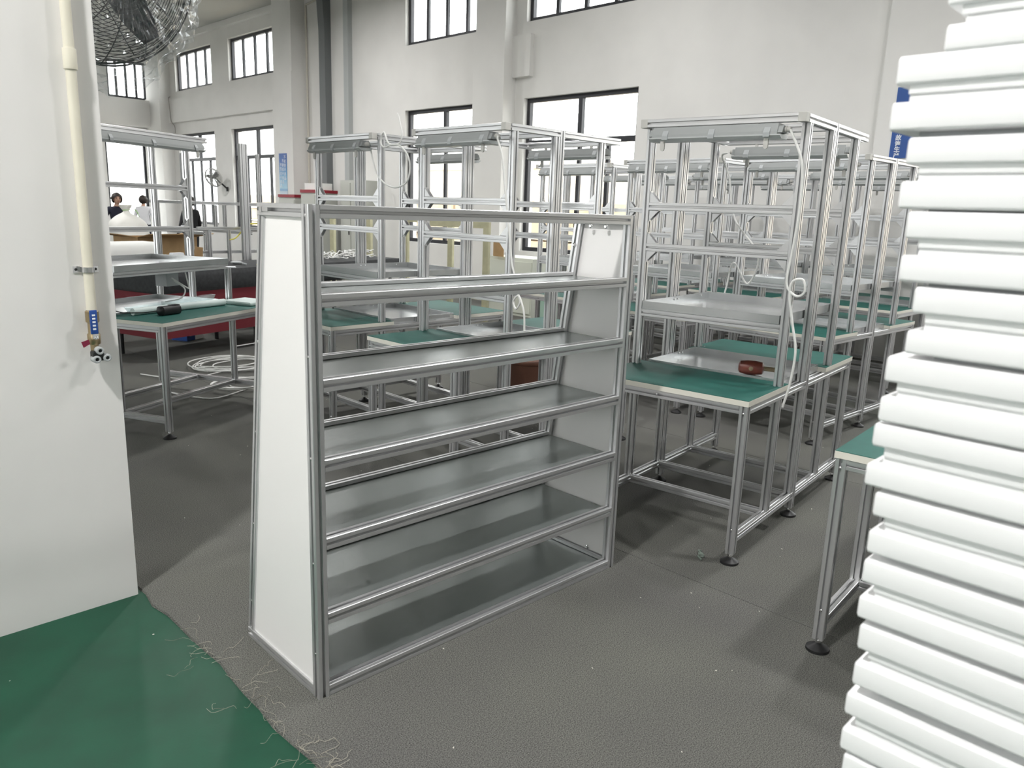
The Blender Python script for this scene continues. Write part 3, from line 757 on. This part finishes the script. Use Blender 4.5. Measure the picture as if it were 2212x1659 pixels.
# ------------------------------------------------------------------ things on the benches
def at_bench(loc, rz, u, v, z):
    c, s = math.cos(rz), math.sin(rz); return (loc[0]+u*c-v*s, loc[1]+u*s+v*c, z)
p = at_bench((2.971, 1.511), .10988, .66, .24, .7272)
t = thing('mallet', 'red-brown wooden mallet lying on the lower steel tray', 'mallet', p, .10988-PI/2+.35)
MB().lathe([(0, -.062), (.020, -.062), (.031, -.054), (.036, -.02), (.036, .02), (.031, .054), (.020, .062), (0, .062)], 22, Matrix.Translation((0, 0, .036)) @ Matrix.Rotation(PI/2, 4, 'Y')).build('mallet_head', MALLET, t, True)
MB().tube([(.03, .0, .036), (.10, .006, .034), (.16, .012, .026)], .012, 12, True, None, [.011, .012, .0135]).build('mallet_handle', HANDLE, t, True)
MB().lathe([(.011, 0), (.011, .002), (0, .003)], 14, Matrix.Translation((0, -.0355, .036)) @ Matrix.Rotation(PI/2, 4, 'X')).build('handle_end', HANDLE, t)
LV = Vector((math.cos(.45), math.sin(.45), 0)); LU = Vector((-math.sin(.45), math.cos(.45), 0)); LO = Vector((1.8416, 4.8624, 0))
def onL(u, v, z): return LO+LU*u+LV*v+Vector((0, 0, z))
t = tag(MB().tube([Vector((0, 0, 0)), Vector((.74, -.12, 0))], .024, 18).build('foam_tube', FOAMT, None, True, onL(.37, .14, .775), (0, 0, .45)), 'long pale foam tube lying across the green tabletop at left', 'tube')
tag(MB().rbox(-.10, .14, -.14, .14, 0, .028, .012).build('foam_sheet', FOAMT, None, True, onL(.18, 1.03, .7505), (0, 0, .35)), 'folded pale foam sheet at the far end of the foam tube', 'foam sheet')
t = thing('battery_charger', 'black plastic charger block lying in front of the foam tube', 'charger', onL(.22, .30, .7505), .4)
MB().rbox(-.085, .085, -.035, .035, 0, .060, .022).build('charger_body', BLACK, t, True)
for k in range(6): MB().box(.012+k*.011, .018+k*.011, -.024, .024, .0595, .0625).build('vent_rib', BLACK, t)
MB().tube(spline([(-.08, .02, .03), (-.16, .10, .02), (-.25, .22, .04), (-.36, .32, .20), (-.42, .36, .42)], 8), .0035, 8).build('charger_cord', CABLEB, t, True)
t = thing('clear_tray', 'clear plastic blister tray lying behind the foam tube', 'tray', onL(.44, .55, .7505), .45)
MB().prism([(-.35, 0), (.40, 0), (.44, .06), (.43, .06), (.39, .006), (-.34, .006), (-.38, .045), (-.39, .045)], -.022, .022, 'y').build('tray_shell', CLEARP, t)
MB().prism([(-.35, 0), (.40, 0), (.44, .06), (-.39, .045)], .022, .025, 'y').build('tray_wall', CLEARP, t)
MB().prism([(-.35, 0), (.40, 0), (.44, .06), (-.39, .045)], -.025, -.022, 'y').build('tray_wall', CLEARP, t)

# cable coils on the floor
def coil(name, label, c, rad, n, sd):
    r = random.Random(sd); pts = []
    for k in range(n*10):
        a = 2*PI*k/10; rr = rad*(1+.22*math.sin(k*.37)+r.uniform(-.06, .06))
        pts.append((c[0]+rr*1.15*math.cos(a)+.05*math.sin(k*.11), c[1]+rr*math.sin(a)+.06*math.cos(k*.13), .006+.035*k/(n*10)+r.uniform(0, .006)))
    pts = [(c[0]-rad*2.6, c[1]-.1, .006), (c[0]-rad*2.9, c[1]+.12, .006), (c[0]-rad*2.3, c[1]-.22, .006), (c[0]-rad*1.4, c[1]-.25, .006)]+pts
    o = MB().tube(spline(pts, 3), .0055, 6).build(name, CABLE, None, True); return tag(o, label, 'cable', 'white cable coils')
coil('cable_coil', 'big loose coil of white cable on the floor behind the left bench', (3.2, 6.75), .28, 6, 1)
coil('cable_coil', 'smaller coil of white cable on the floor, half hidden by the display shelf', (2.9, 5.95), .2, 4, 2)
tag(MB().tube(spline([(-.05, 0, .006), (-.02, .015, .012), (.0, -.012, .006), (.03, .01, .014), (.05, -.004, .005)], 5), .004, 5).rbox(-.018, .022, -.012, .012, 0, .010, .003).build('plastic_scrap', mat('grey_green_scrap', (.16, .2, .17), .6), None, True, (2.93, 1.63, 0), (0, 0, .6)), 'small crumpled plastic scrap on the carpet by the nearest bench foot', 'scrap')
# carton on the floor, under the padded table
t = thing('carton', 'blue and white carton on the floor beneath the red-skirted table', 'box', (3.45, 8.42, 0), .5)
MB().box(-.13, .0, -.1, .1, 0, .15).build('carton_body', BLUE, t); MB().box(0, .14, -.1, .1, 0, .15).build('carton_panel', FOAM, t)
MB().box(.03, .09, -.1015, -.1, .05, .11).build('carton_mark', BLUE, t); MB().box(-.09, -.05, -.1015, -.1, .05, .11).build('carton_mark', WHITEINK, t)

# ------------------------------------------------------------------ padded work table with cloth
def padded_table():
    yaw = .285; t = thing('padded_table', 'long work table under dark grey felt with a red skirt', 'table', (2.72, 7.22, 0), yaw)
    L, D = 3.75, .85
    MB().rbox(0, D, 0, L, .63, .84, .05, Matrix.Rotation(0, 4, 'Z') @ Matrix(((0, 1, 0, 0), (1, 0, 0, 0), (0, 0, 1, 0), (0, 0, 0, 1)))).build('felt_cover', FELT, t, True)
    MB().box(.02, 2.0, .02, D-.02, .22, .64).build('red_skirt', REDCLOTH, t)
    for x in (.1, 1.25, 2.5, L-.15):
        for y in (.12, D-.12): MB().tube([(x, y, 0), (x, y, .64)], .022, 10).build('leg', BLACK, t, True)
    MB().tube([(.9, .12, .02), (1.6, .12, .02)], .012, 8).build('foot_bar', CHROME, t, True)
    return t, yaw
pt, pyaw = padded_table()
def onP(x, y, z=.841): c, s = math.cos(pyaw), math.sin(pyaw); return Vector((2.72+x*c-y*s, 7.22+x*s+y*c, z))
def tangle(label, x, y, n, spread, sd):
    r = random.Random(sd); mb = MB()
    for k in range(n):
        a = r.uniform(0, 2*PI); p = [r.uniform(-spread, spread), r.uniform(-.18, .18), .01]; pts = []
        for i in range(5):
            pts.append((p[0], p[1], .01+r.uniform(0, .08))); a += r.uniform(-1.2, 1.2); p[0] += .13*math.cos(a); p[1] += .06*math.sin(a)
        mb.tube(spline(pts, 5), .007, 5)
    o = mb.build('cable_bundle', CABLE, None, True, onP(x, y), (0, 0, pyaw)); return tag(o, label, 'cable', 'white cable bundles on the felt table')
tangle('pile of white cables on the felt table, behind the shelf\'s left post', 2.45, .45, 26, .25, 4)
tangle('pile of white cables at the right end of the felt table', 3.25, .5, 12, .2, 5)
# small parts scattered at the left end
def parts_pile():
    r = random.Random(11)
    items = [('metal_fitting', CHROME, 'bent bright steel fitting', 'fitting', .62, .16), ('plastic_bag', BLUE, 'small dark blue bag', 'bag', .66, .42), ('label_sheet', WHITEINK, 'flat white packet at the front edge', 'packet', .92, .15),
             ('metal_fitting', BLACK, 'short black hose piece', 'hose', 1.05, .34), ('plastic_bag', WHITEINK, 'small white plastic bag', 'bag', .80, .30), ('label_sheet', YELLOW, 'yellow packet near the shelf edge', 'packet', 1.45, .14),
             ('plastic_bag', REDP, 'small red bag', 'bag', 1.10, .50), ('metal_fitting', GREYPL, 'grey plastic fitting', 'fitting', 1.25, .22), ('label_sheet', CREAM, 'cream paper packet at the left corner', 'packet', .45, .12), ('plastic_bag', GREYPL, 'small grey bag', 'bag', 1.3, .42)]
    for nm, mt, lab, cat, x, y in items:
        mb = MB()
        if nm == 'metal_fitting': mb.tube(spline([(0, 0, .012), (.05, .02, .02), (.09, -.01, .012)], 4), .010, 6)
        elif nm == 'plastic_bag': mb.ell((0, 0, .018), .07, .05, .018, 8, 5)
        else: mb.rbox(-.09, .09, -.06, .06, 0, .008, .002)
        tag(mb.build(nm, mt, None, nm != 'label_sheet', onP(x, y), (0, 0, r.uniform(0, 3))), lab+' in the litter on the felt table', cat)
parts_pile()
tag(MB().prism([(0, 0), (.13, .02), (.12, .16), (.02, .17)], 0, .006, 'y').build('cardboard_flap', CARD, None, False, onP(1.0, .75, .85), (.2, 0, pyaw)), 'small upright piece of brown cardboard on the felt table', 'cardboard')
tag(MB().prism([(0, 0), (.22, 0), (.17, .11), (.04, .11)], 0, .05, 'y').build('paper_stack', WHITEINK, None, False, onP(.70, .72, .85), (0, 0, pyaw)), 'white papers leaning beside the brown cardboard on the felt table', 'paper')

# ------------------------------------------------------------------ half-built frames behind the felt table
def rack_frame():
    t = thing('half_built_rack', 'half-built aluminium rack with three tall bare posts behind the felt table', 'rack', (4.0, 8.95, 0), .1)
    wv = .05
    for x, y, z in ((-.15, .25, 2.02), (-.10, .25, 2.02), (.37, -.12, 2.16), (.42, -.12, 2.16), (.60, -.10, 2.06)): bar('tall_post', (x, y, 0), (x, y, z), t, wv if y > 0 or x < .5 else PW)
    for z in (1.47, 1.18): bar('cross_rail', (-.1, .1, z), (1.3, .1, z), t, PW)
    for x in (.0, .14, .26, .75, .9, 1.2): bar('short_upright', (x, .1, 1.2), (x, .1, 1.45), t, PW)
    for x in (.05, .3, .8, 1.05): bar('short_upright', (x, .1, .2), (x, .1, 1.16), t, PW)
    for z in (.9, .6, .2): bar('cross_rail', (-.1, .14, z), (1.3, .14, z), t, PW)
    for x in (0., .62, 1.25):
        bar('depth_rail', (x, .12, 1.47), (x, 1.2, 1.47), t, PW); bar('depth_rail', (x, .12, 1.12), (x, 1.2, 1.12), t, PW)
        bar('rear_upright', (x, 1.2, 0), (x, 1.2, 1.47), t, PW)
    for z in (1.47, 1.12): bar('rear_rail', (-.1, 1.2, z), (1.3, 1.2, z), t, PW)
    MB().tube(spline([(.25, .0, 1.05), (.33, -.02, 1.08), (.5, .02, 1.22), (.62, .05, 1.24), (.9, .05, 1.25)], 6), .008, 6).build('yellow_strap', YELLOW, t, True)
rack_frame()
t = thing('open_carton', 'open brown cardboard carton behind the left bench tower', 'box', (4.35, 11.1, 0), .2)
MB().box(-.45, .45, -.02, 0, .55, .98).box(-.45, .45, .55, .57, .55, .98).box(-.45, -.43, 0, .55, .55, .98).box(.43, .45, 0, .55, .55, .98).box(-.45, .45, 0, .55, .55, .57).build('carton_walls', CARD, t)
MB().prism([(-.02, .98), (-.30, 1.03), (-.30, 1.04), (-.02, .99)], -.45, .45, 'x').build('flap', CARD, t); MB().prism([(-.45, .98), (-.7, 1.02), (-.7, 1.03), (-.45, .99)], 0, .55, 'y').build('flap', CARD, t); MB().prism([(.45, .98), (.75, 1.02), (.75, 1.03), (.45, .99)], 0, .55, 'y').build('flap', CARD, t)
MB().box(-.5, .5, -.05, .62, 0, .549).build('stand', REDCLOTH, t)
t = thing('packing_bench', 'low packing table carrying the white foam roll, behind the near wall edge', 'table', (3.0, 9.2, 0), .2)
MB().box(-.55, .5, -.35, .4, .72, .76).build('tabletop', GREYPL, t)
for x in (-.5, .45):
    for y in (-.3, .35): bar('leg', (x, y, 0), (x, y, .72), t)
tag(MB().rbox(-.42, .42, -.2, .2, 0, .26, .09).build('foam_roll', FOAM, None, True, (3.05, 9.15, .761), (0, 0, .25)), 'thick roll of white foam wrap seen beneath the left bench tower rails', 'foam roll')

# ------------------------------------------------------------------ sack and people at the far end
def blob(name, prof, mt, parent, n=26, amp=.05, sd=1, sx=1, sy=1):
    r = random.Random(sd); mb = MB(); mb.lathe(prof, n)
    out = []
    for x, y, z in mb.v:
        a = math.atan2(y, x); k = 1+amp*math.sin(3*a+z*9)+amp*.6*math.sin(7*a-z*14)
        out.append((x*k*sx, y*k*sy, z))
    mb.v = out; return mb.build(name, mt, parent, True)
t = thing('sack', 'bulging white woven sack tied at the neck, in front of the person in navy', 'sack', (5.45, 15.8, 0))
pr = [(0, 0), (.30, .0), (.42, .10), (.45, .40), (.44, .75), (.38, 1.0), (.24, 1.14), (.10, 1.21), (.055, 1.25), (.10, 1.31), (.13, 1.36), (.08, 1.37), (0, 1.34)]
prs = [(max(0, v.x), v.y) for v in spline([(a, b, 0) for a, b in pr], 3)]
prs = [(a, max(0, b)) for a, b in prs]; prs[0] = (0, 0); prs[-1] = (0, 1.34)
blob('sack_body', prs, SACK, t, 44, .045, 2, .9, .75)
MB().tube([(.058*math.cos(i*.6), .05*math.sin(i*.6), 1.25+.003*i) for i in range(14)], .008, 6).build('neck_tie', mat('green_tie', (.25, .5, .12), .6), t, True)
MB().tube(spline([(.05, 0, 1.27), (.12, -.03, 1.30), (.18, -.05, 1.24), (.2, -.08, 1.15)], 6), .008, 6).build('tie_end', mat('green_tie', (.25, .5, .12), .6), t, True)
def person(label, loc, rz, top_mat, leg_mat, hair_mat, lean=.0, arms='down', scale=1.0, hair_long=True):
    t = thing('person', label, 'person', loc, rz)
    s = scale
    # joints: x right, y forward (towards -local y is back), z up ; facing +y
    L = lambda x, y, z: Vector((x, y+lean*max(0, z-.95), z))*s
    J = {'pel': (L(0, 0, .95), .135), 'wst': (L(0, .0, 1.10), .125), 'chs': (L(0, .01, 1.28), .145), 'nkb': (L(0, .0, 1.40), .075), 'nk': (L(0, .02, 1.46), .052), 'hd': (L(0, .03, 1.52), .06)}
    E = [('pel', 'wst'), ('wst', 'chs'), ('chs', 'nkb'), ('nkb', 'nk'), ('nk', 'hd')]
    for sd, sg in (('l', -1), ('r', 1)):
        J['sh'+sd] = (L(sg*.165, .0, 1.36), .062)
        if arms == 'down' or (arms == 'one' and sg > 0): el, wr, hn = L(sg*.24, .02, 1.10), L(sg*.25, .12, .88), L(sg*.25, .15, .80)
        else: el, wr, hn = L(sg*.30, .08, 1.13), L(sg*.36, .26, .98), L(sg*.37, .33, .94)
        J['el'+sd] = (el, .046); J['wr'+sd] = (wr, .034); J['hn'+sd] = (hn, .032)
        J['hp'+sd] = (Vector((sg*.09, 0, .90))*s, .095); J['kn'+sd] = (Vector((sg*.10, .02, .49))*s, .062); J['an'+sd] = (Vector((sg*.10, -.01, .09))*s, .042); J['to'+sd] = (Vector((sg*.11, .14, .03))*s, .035)
        E += [('chs', 'sh'+sd), ('sh'+sd, 'el'+sd), ('el'+sd, 'wr'+sd), ('wr'+sd, 'hn'+sd), ('pel', 'hp'+sd), ('hp'+sd, 'kn'+sd), ('kn'+sd, 'an'+sd), ('an'+sd, 'to'+sd)]
        for fi, (dx, dl) in enumerate(((-.022, .055), (-.008, .065), (.008, .062), (.021, .05))):
            d = (hn-wr).normalized(); b = hn+Vector((dx, 0, 0))*s
            J['f%s%d' % (sd, fi)] = (b+d*.03*s, .009); J['g%s%d' % (sd, fi)] = (b+d*(.03+dl)*s+Vector((0, 0, -.01))*s, .008)
            E += [('hn'+sd, 'f%s%d' % (sd, fi)), ('f%s%d' % (sd, fi), 'g%s%d' % (sd, fi))]
        b = hn+Vector((-sg*.035, .01, .0))*s
        J['th'+sd] = (b+(hn-wr).normalized()*.03*s, .009); E.append(('hn'+sd, 'th'+sd))
    keys = list(J); me = bpy.data.meshes.new('body'); me.from_pydata([J[k][0] for k in keys], [(keys.index(a), keys.index(b)) for a, b in E], [])
    o = bpy.data.objects.new('body', me); COL.objects.link(o)
    sk = o.modifiers.new('skin', 'SKIN')
    for i, k in enumerate(keys):
        v = me.skin_vertices[0].data[i]; r = J[k][1]*s; v.radius = (r, r*.8 if k in ('pel', 'wst', 'chs') else r); v.use_root = (k == 'pel')
    ss = o.modifiers.new('sub', 'SUBSURF'); ss.levels = 2; ss.render_levels = 2
    dg = bpy.context.evaluated_depsgraph_get(); dg.update()
    m2 = bpy.data.meshes.new_from_object(o.evaluated_get(dg)); bpy.data.objects.remove(o)
    m2.materials.clear()
    for q in (top_mat, leg_mat, SKIN): m2.materials.append(q)
    hz = [J['hnl'][0], J['hnr'][0]]
    for p in m2.polygons:
        c = p.center; near = min((c-q).length for q in hz)
        p.material_index = 2 if (c.z > 1.42*s or near < .11*s) else (1 if c.z < .93*s else 0); p.use_smooth = True
    put(m2, 'body', t)
    hc = L(0, .05, 1.575)
    # head with face
    mb = MB().ell((0, 0, 0), .074*s, .092*s, .115*s, 20, 14)
    out = []
    for x, y, z in mb.v:
        if z < 0: x *= 1-.28*(-z/(.115*s))**1.5; 
        if y > 0 and z < .02*s: y *= 1-.05
        out.append((x, y, z))
    mb.v = out
    mb.ell((0, .092*s, -.012*s), .013*s, .018*s, .022*s, 8, 6)
    for sg in (-1, 1): mb.ell((sg*.075*s, -.005*s, -.005*s), .012*s, .02*s, .03*s, 8, 6)
    hd = mb.build('head', SKIN, t, True, hc)
    for sg in (-1, 1):
        MB().ell((sg*.030*s, .083*s, .014*s), .013*s, .007*s, .007*s, 8, 6).build('eye', BLACK, hd, True)
        MB().ell((sg*.030*s, .084*s, .034*s), .017*s, .006*s, .004*s, 8, 5).build('eyebrow', HAIR, hd, True)
    MB().ell((0, .078*s, -.052*s), .024*s, .009*s, .006*s, 10, 5).build('mouth', mat('lips', (.42, .13, .11), .5), hd, True)
    hb = MB(); nu, nv = 22, 12; r = random.Random(5)
    for i in range(nv+1):
        tt = PI*.78*i/nv
        for j in range(nu):
            a = 2*PI*j/nu; front = max(0, math.sin(a))
            t2 = tt*(1-.52*front) if not hair_long or front > .2 else tt
            k = 1+r.uniform(-.05, .05)
            hb.v.append((.116*s*k*math.sin(t2)*math.cos(a), -.022*s+.122*s*k*math.sin(t2)*math.sin(a), .012*s+.128*s*k*math.cos(t2)))
    for i in range(nv):
        for j in range(nu): hb.f.append([i*nu+j, (i+1)*nu+j, (i+1)*nu+(j+1) % nu, i*nu+(j+1) % nu]); hb.mi.append(0)
    hb.build('hair', hair_mat, hd, True)
    return t
CAMDIR = math.atan2(-20, -6.7)   # heading towards the camera
person('person with short dark wavy hair in a navy jacket, reaching behind the white sack', (5.75, 17.2, 0), CAMDIR-PI/2+.25, NAVY, TROUSER, HAIR, .08, 'out', .93)
person('person with black hair in dark clothes, half hidden by a tall post', (6.6, 15.6, 0), .3, mat('black_jersey', (.01, .01, .013), .8), TROUSER, HAIR, 0, 'down', .93, True)
person('distant person in a white top at the bright far window', (7.6, 20.8, 0), -.6, mat('white_shirt', (.75, .75, .78), .7), NAVY, HAIR, 0, 'down', .92, False)

# ------------------------------------------------------------------ along the window wall
def text_mesh(body, size, vertical=True, extrude=.0012, gap=1.05, bold=.0):
    objs = []
    cu = bpy.data.curves.new('lettering', 'FONT'); cu.body = '\n'.join(body) if vertical else body
    cu.size = size; cu.space_line = gap; cu.align_x = 'CENTER'; cu.extrude = extrude; cu.offset = bold
    o = bpy.data.objects.new('lettering', cu); COL.objects.link(o)
    dg = bpy.context.evaluated_depsgraph_get(); dg.update()
    me = bpy.data.meshes.new_from_object(o.evaluated_get(dg)); bpy.data.objects.remove(o)
    me.materials.clear(); me.materials.append(WHITEINK); return me
ROTX = (PI/2, 0, -PI/2)            # faces -x : text x axis -> -y , text y axis -> +z
def sign_gradient():
    mt = bpy.data.materials.new('blue_gradient_board'); mt.use_nodes = True; nt = mt.node_tree; b = nt.nodes['Principled BSDF']
    tc = nt.nodes.new('ShaderNodeTexCoord'); sp = nt.nodes.new('ShaderNodeSeparateXYZ'); rp = nt.nodes.new('ShaderNodeValToRGB')
    nt.links.new(tc.outputs['Generated'], sp.inputs[0]); nt.links.new(sp.outputs['Z'], rp.inputs[0]); nt.links.new(rp.outputs[0], b.inputs['Base Color'])
    e = rp.color_ramp.elements; e[0].position = 0; e[0].color = (.55, .62, .70, 1); e[1].position = 1; e[1].color = (.02, .09, .36, 1)
    for ps, c in ((.14, (.50, .60, .70, 1)), (.17, (.12, .30, .55, 1)), (.22, (.35, .58, .72, 1)), (.55, (.10, .30, .55, 1)), (.8, (.03, .12, .40, 1))):
        q = e.new(ps); q.color = c
    b.inputs['Roughness'].default_value = .4; return mt
SG = sign_gradient()
# sign on the far pilaster
t = thing('wall_sign', 'narrow blue slogan board with vertical white characters on the far pilaster', 'sign', (XW-.37-.012, 15.90, 1.62))
MB().box(0, .012, -.16, .16, 0, .94).build('sign_board', SG, t)
for k, tx in enumerate(('不接受不良品', '不制造不良品', '不流出不良品')):
    put(text_mesh(tx, .085), 'lettering', t, (-.001, -.09+k*.09, .83-k*.08), ROTX)
MB().box(-.0015, 0, -.12, .12, .045, .055).build('footer_line', BLUE, t)
t = thing('wall_sign', 'blue wall sign reading downwards beside the top of the white tray stack', 'sign', (XW-.27-.012, 3.05, 2.19))
MB().box(0, .012, -.17, .14, 0, .72).build('sign_board', mat('blue_board', (.025, .09, .33), .4), t)
put(text_mesh('故谁生产', .060, gap=1.0, bold=.0016), 'lettering', t, (-.001, .067, .190), ROTX)
# ducts and conduit
tag(MB().box(-.15, 0, -.02, .20, 0, 3.2).prism([(-.15, 3.2), (0, 3.2), (0, 3.95), (-.20, 3.95)], -.02, .20, 'y').build('air_duct', DUCTD, None, False, (XW-.001, 14.52, 1.75)), 'dark grey rectangular air duct running up the window wall', 'duct')
tag(MB().box(-.10, 0, 0, .16, 0, 3.9).build('air_duct', DUCTL, None, False, (XW-.001, 13.74, 1.80)), 'pale grey rectangular air duct running up the window wall', 'duct')
tag(MB().tube([(0, 0, 0), (0, 0, 3.75)], .022, 8).tube([(0, 0, 3.75), (0, -.55, 3.8)], .018, 8).build('conduit', mat('cream_conduit', (.66, .63, .56), .6), None, True, (XW-.03, 15.40, 1.80)), 'thin cream conduit beside the far pilaster', 'pipe')
def cabinet(label, loc, sx, sy, sz, mt, top=None, door=True, name='control_cabinet', legs=0):
    t = thing(name, label, 'cabinet', loc)
    MB().box(-sx, 0, 0, sy, legs, sz).build('cabinet_body', mt, t)
    if door:
        n = max(1, round(sy/.5))
        for k in range(n):
            d = MB().box(-sx-.018, -sx, k*sy/n+.02, (k+1)*sy/n-.02, legs+.05, sz-.05).build('door', mt, t)
            MB().box(-sx-.03, -sx-.018, k*sy/n+.05, k*sy/n+.075, sz*.5-.06, sz*.5+.06).build('door_handle', BLACK, d)
    if top: MB().box(-sx-.02, .0, -.01, sy+.01, sz, sz+.06).build('cabinet_top', top, t)
    return t
cabinet('grey floor cabinet with a red top at the foot of the far pilaster', (8.82, 14.55, 0), .5, .65, 1.62, GREYCAB, REDP)
cabinet('taller grey floor cabinet with a red top below the dark duct', (8.82, 13.75, 0), .5, .55, 1.72, GREYCAB, REDP)
cabinet('grey control cabinet below the pale duct', (9.18, 12.75, 0), .45, .75, 1.98, GREYCAB)
tag(MB().box(-.3, 0, 0, .55, 0, .13).build('white_carton', FOAM, None, False, (8.75, 13.3, 1.79) if False else (8.72, 13.78, 1.781)), 'white carton lying on the red-topped cabinet', 'box')
tag(MB().tube(spline([(0, 0, .85), (0, .10, .80), (.0, .05, .45), (.02, .06, .22), (.04, -.10, .08), (.04, -.12, -.1)], 6), .012, 6).build('power_cable', mat('grey_cord', (.35, .33, .31), .6), None, True, (XW-.13, 22.35, 3.38)), 'thin dark cable hanging down the beam in the far corner', 'cable')
# pine frames standing about
def pine_frame(label, loc, rz, w, hgt):
    t = thing('pine_frame', label, 'wooden frame', (loc[0], loc[1], 0), rz)
    for x in (0, w): MB().box(x-.04, x+.04, -.035, .035, 0, hgt).build('post', WOOD, t)
    MB().box(-.04, w+.04, -.035, .035, hgt-.085, hgt-.001, Matrix.Translation((0, 0, .085))).build('top_beam', WOOD, t)
    MB().box(.04, w-.04, -.02, .02, .3, .38).build('lower_beam', WOOD, t)
pine_frame('pale pine door-like frame leaning area left of the control cabinet', (7.4, 11.7, 0), -1.2, .75, 1.30)
pine_frame('pale pine trestle frame behind the rack in the middle', (6.9, 8.55, 0), -1.2, .95, 1.26)
pine_frame('pale pine trestle frame by the window right of the trestle in the middle', (7.6, 9.9, 0), -1.2, .8, 1.28)
cabinet('cream low cabinet with a dark latch behind the middle rack', (8.6, 7.55, 0), .55, .9, .84, CREAMCAB)
tag(MB().prism([(0, 0), (.22, 0), (.22, .22), (.14, .25), (.12, .30), (.07, .25), (0, .24)], 0, .006, 'x').build('cardboard_sheet', CARD, None, False, (8.0, 8.1, .842)), 'torn brown cardboard sheet on the cream cabinet', 'cardboard')
# bucket, crates
t = thing('cardboard_drum', 'dark brown cardboard drum on the floor under the middle workbench', 'drum', (4.62, 4.35, 0))
MB().lathe([(.19, 0), (.20, .01), (.205, .30), (.19, .30), (.185, .02), (0, .02)], 28).build('drum_wall', CARDD, t, True)
MB().lathe([(.207, .27), (.210, .275), (.210, .295), (.207, .30)], 28).build('drum_rim', CARDD, t, True)
def crate(label, loc, rz=0):
    t = thing('plastic_crate', label, 'crate', loc, rz)
    MB().box(-.2, .2, -.3, .3, 0, .012).box(-.2, .2, -.3, -.288, .012, .26).box(-.2, .2, .288, .3, .012, .26).box(-.2, -.188, -.288, .288, .012, .26).box(.188, .2, -.288, .288, .012, .26).build('crate_body', CRATEG, t)
    MB().box(-.215, .215, -.315, -.3, .225, .26).box(-.215, .215, .3, .315, .225, .26).box(-.215, -.2, -.3, .3, .225, .26).box(.2, .215, -.3, .3, .225, .26).build('crate_rim', CRATEG, t)
    for y in (-.2, -.07, .07, .2): MB().box(-.208, -.2, y-.01, y+.01, .02, .225).build('crate_rib', CRATEG, t)
crate('pale green plastic crate on the floor beyond the mallet bench, lower one', (7.0, 5.95, 0), .1)
crate('pale green plastic crate stacked on top of another crate beyond the mallet bench', (7.0, 5.95, .262), .16)
cabinet('grey drawer cabinet against the window wall beyond the benches', (8.9, 6.1, 0), .45, .5, .72, mat('mid_grey_cabinet', (.28, .29, .30), .5), None, True, 'drawer_cabinet')
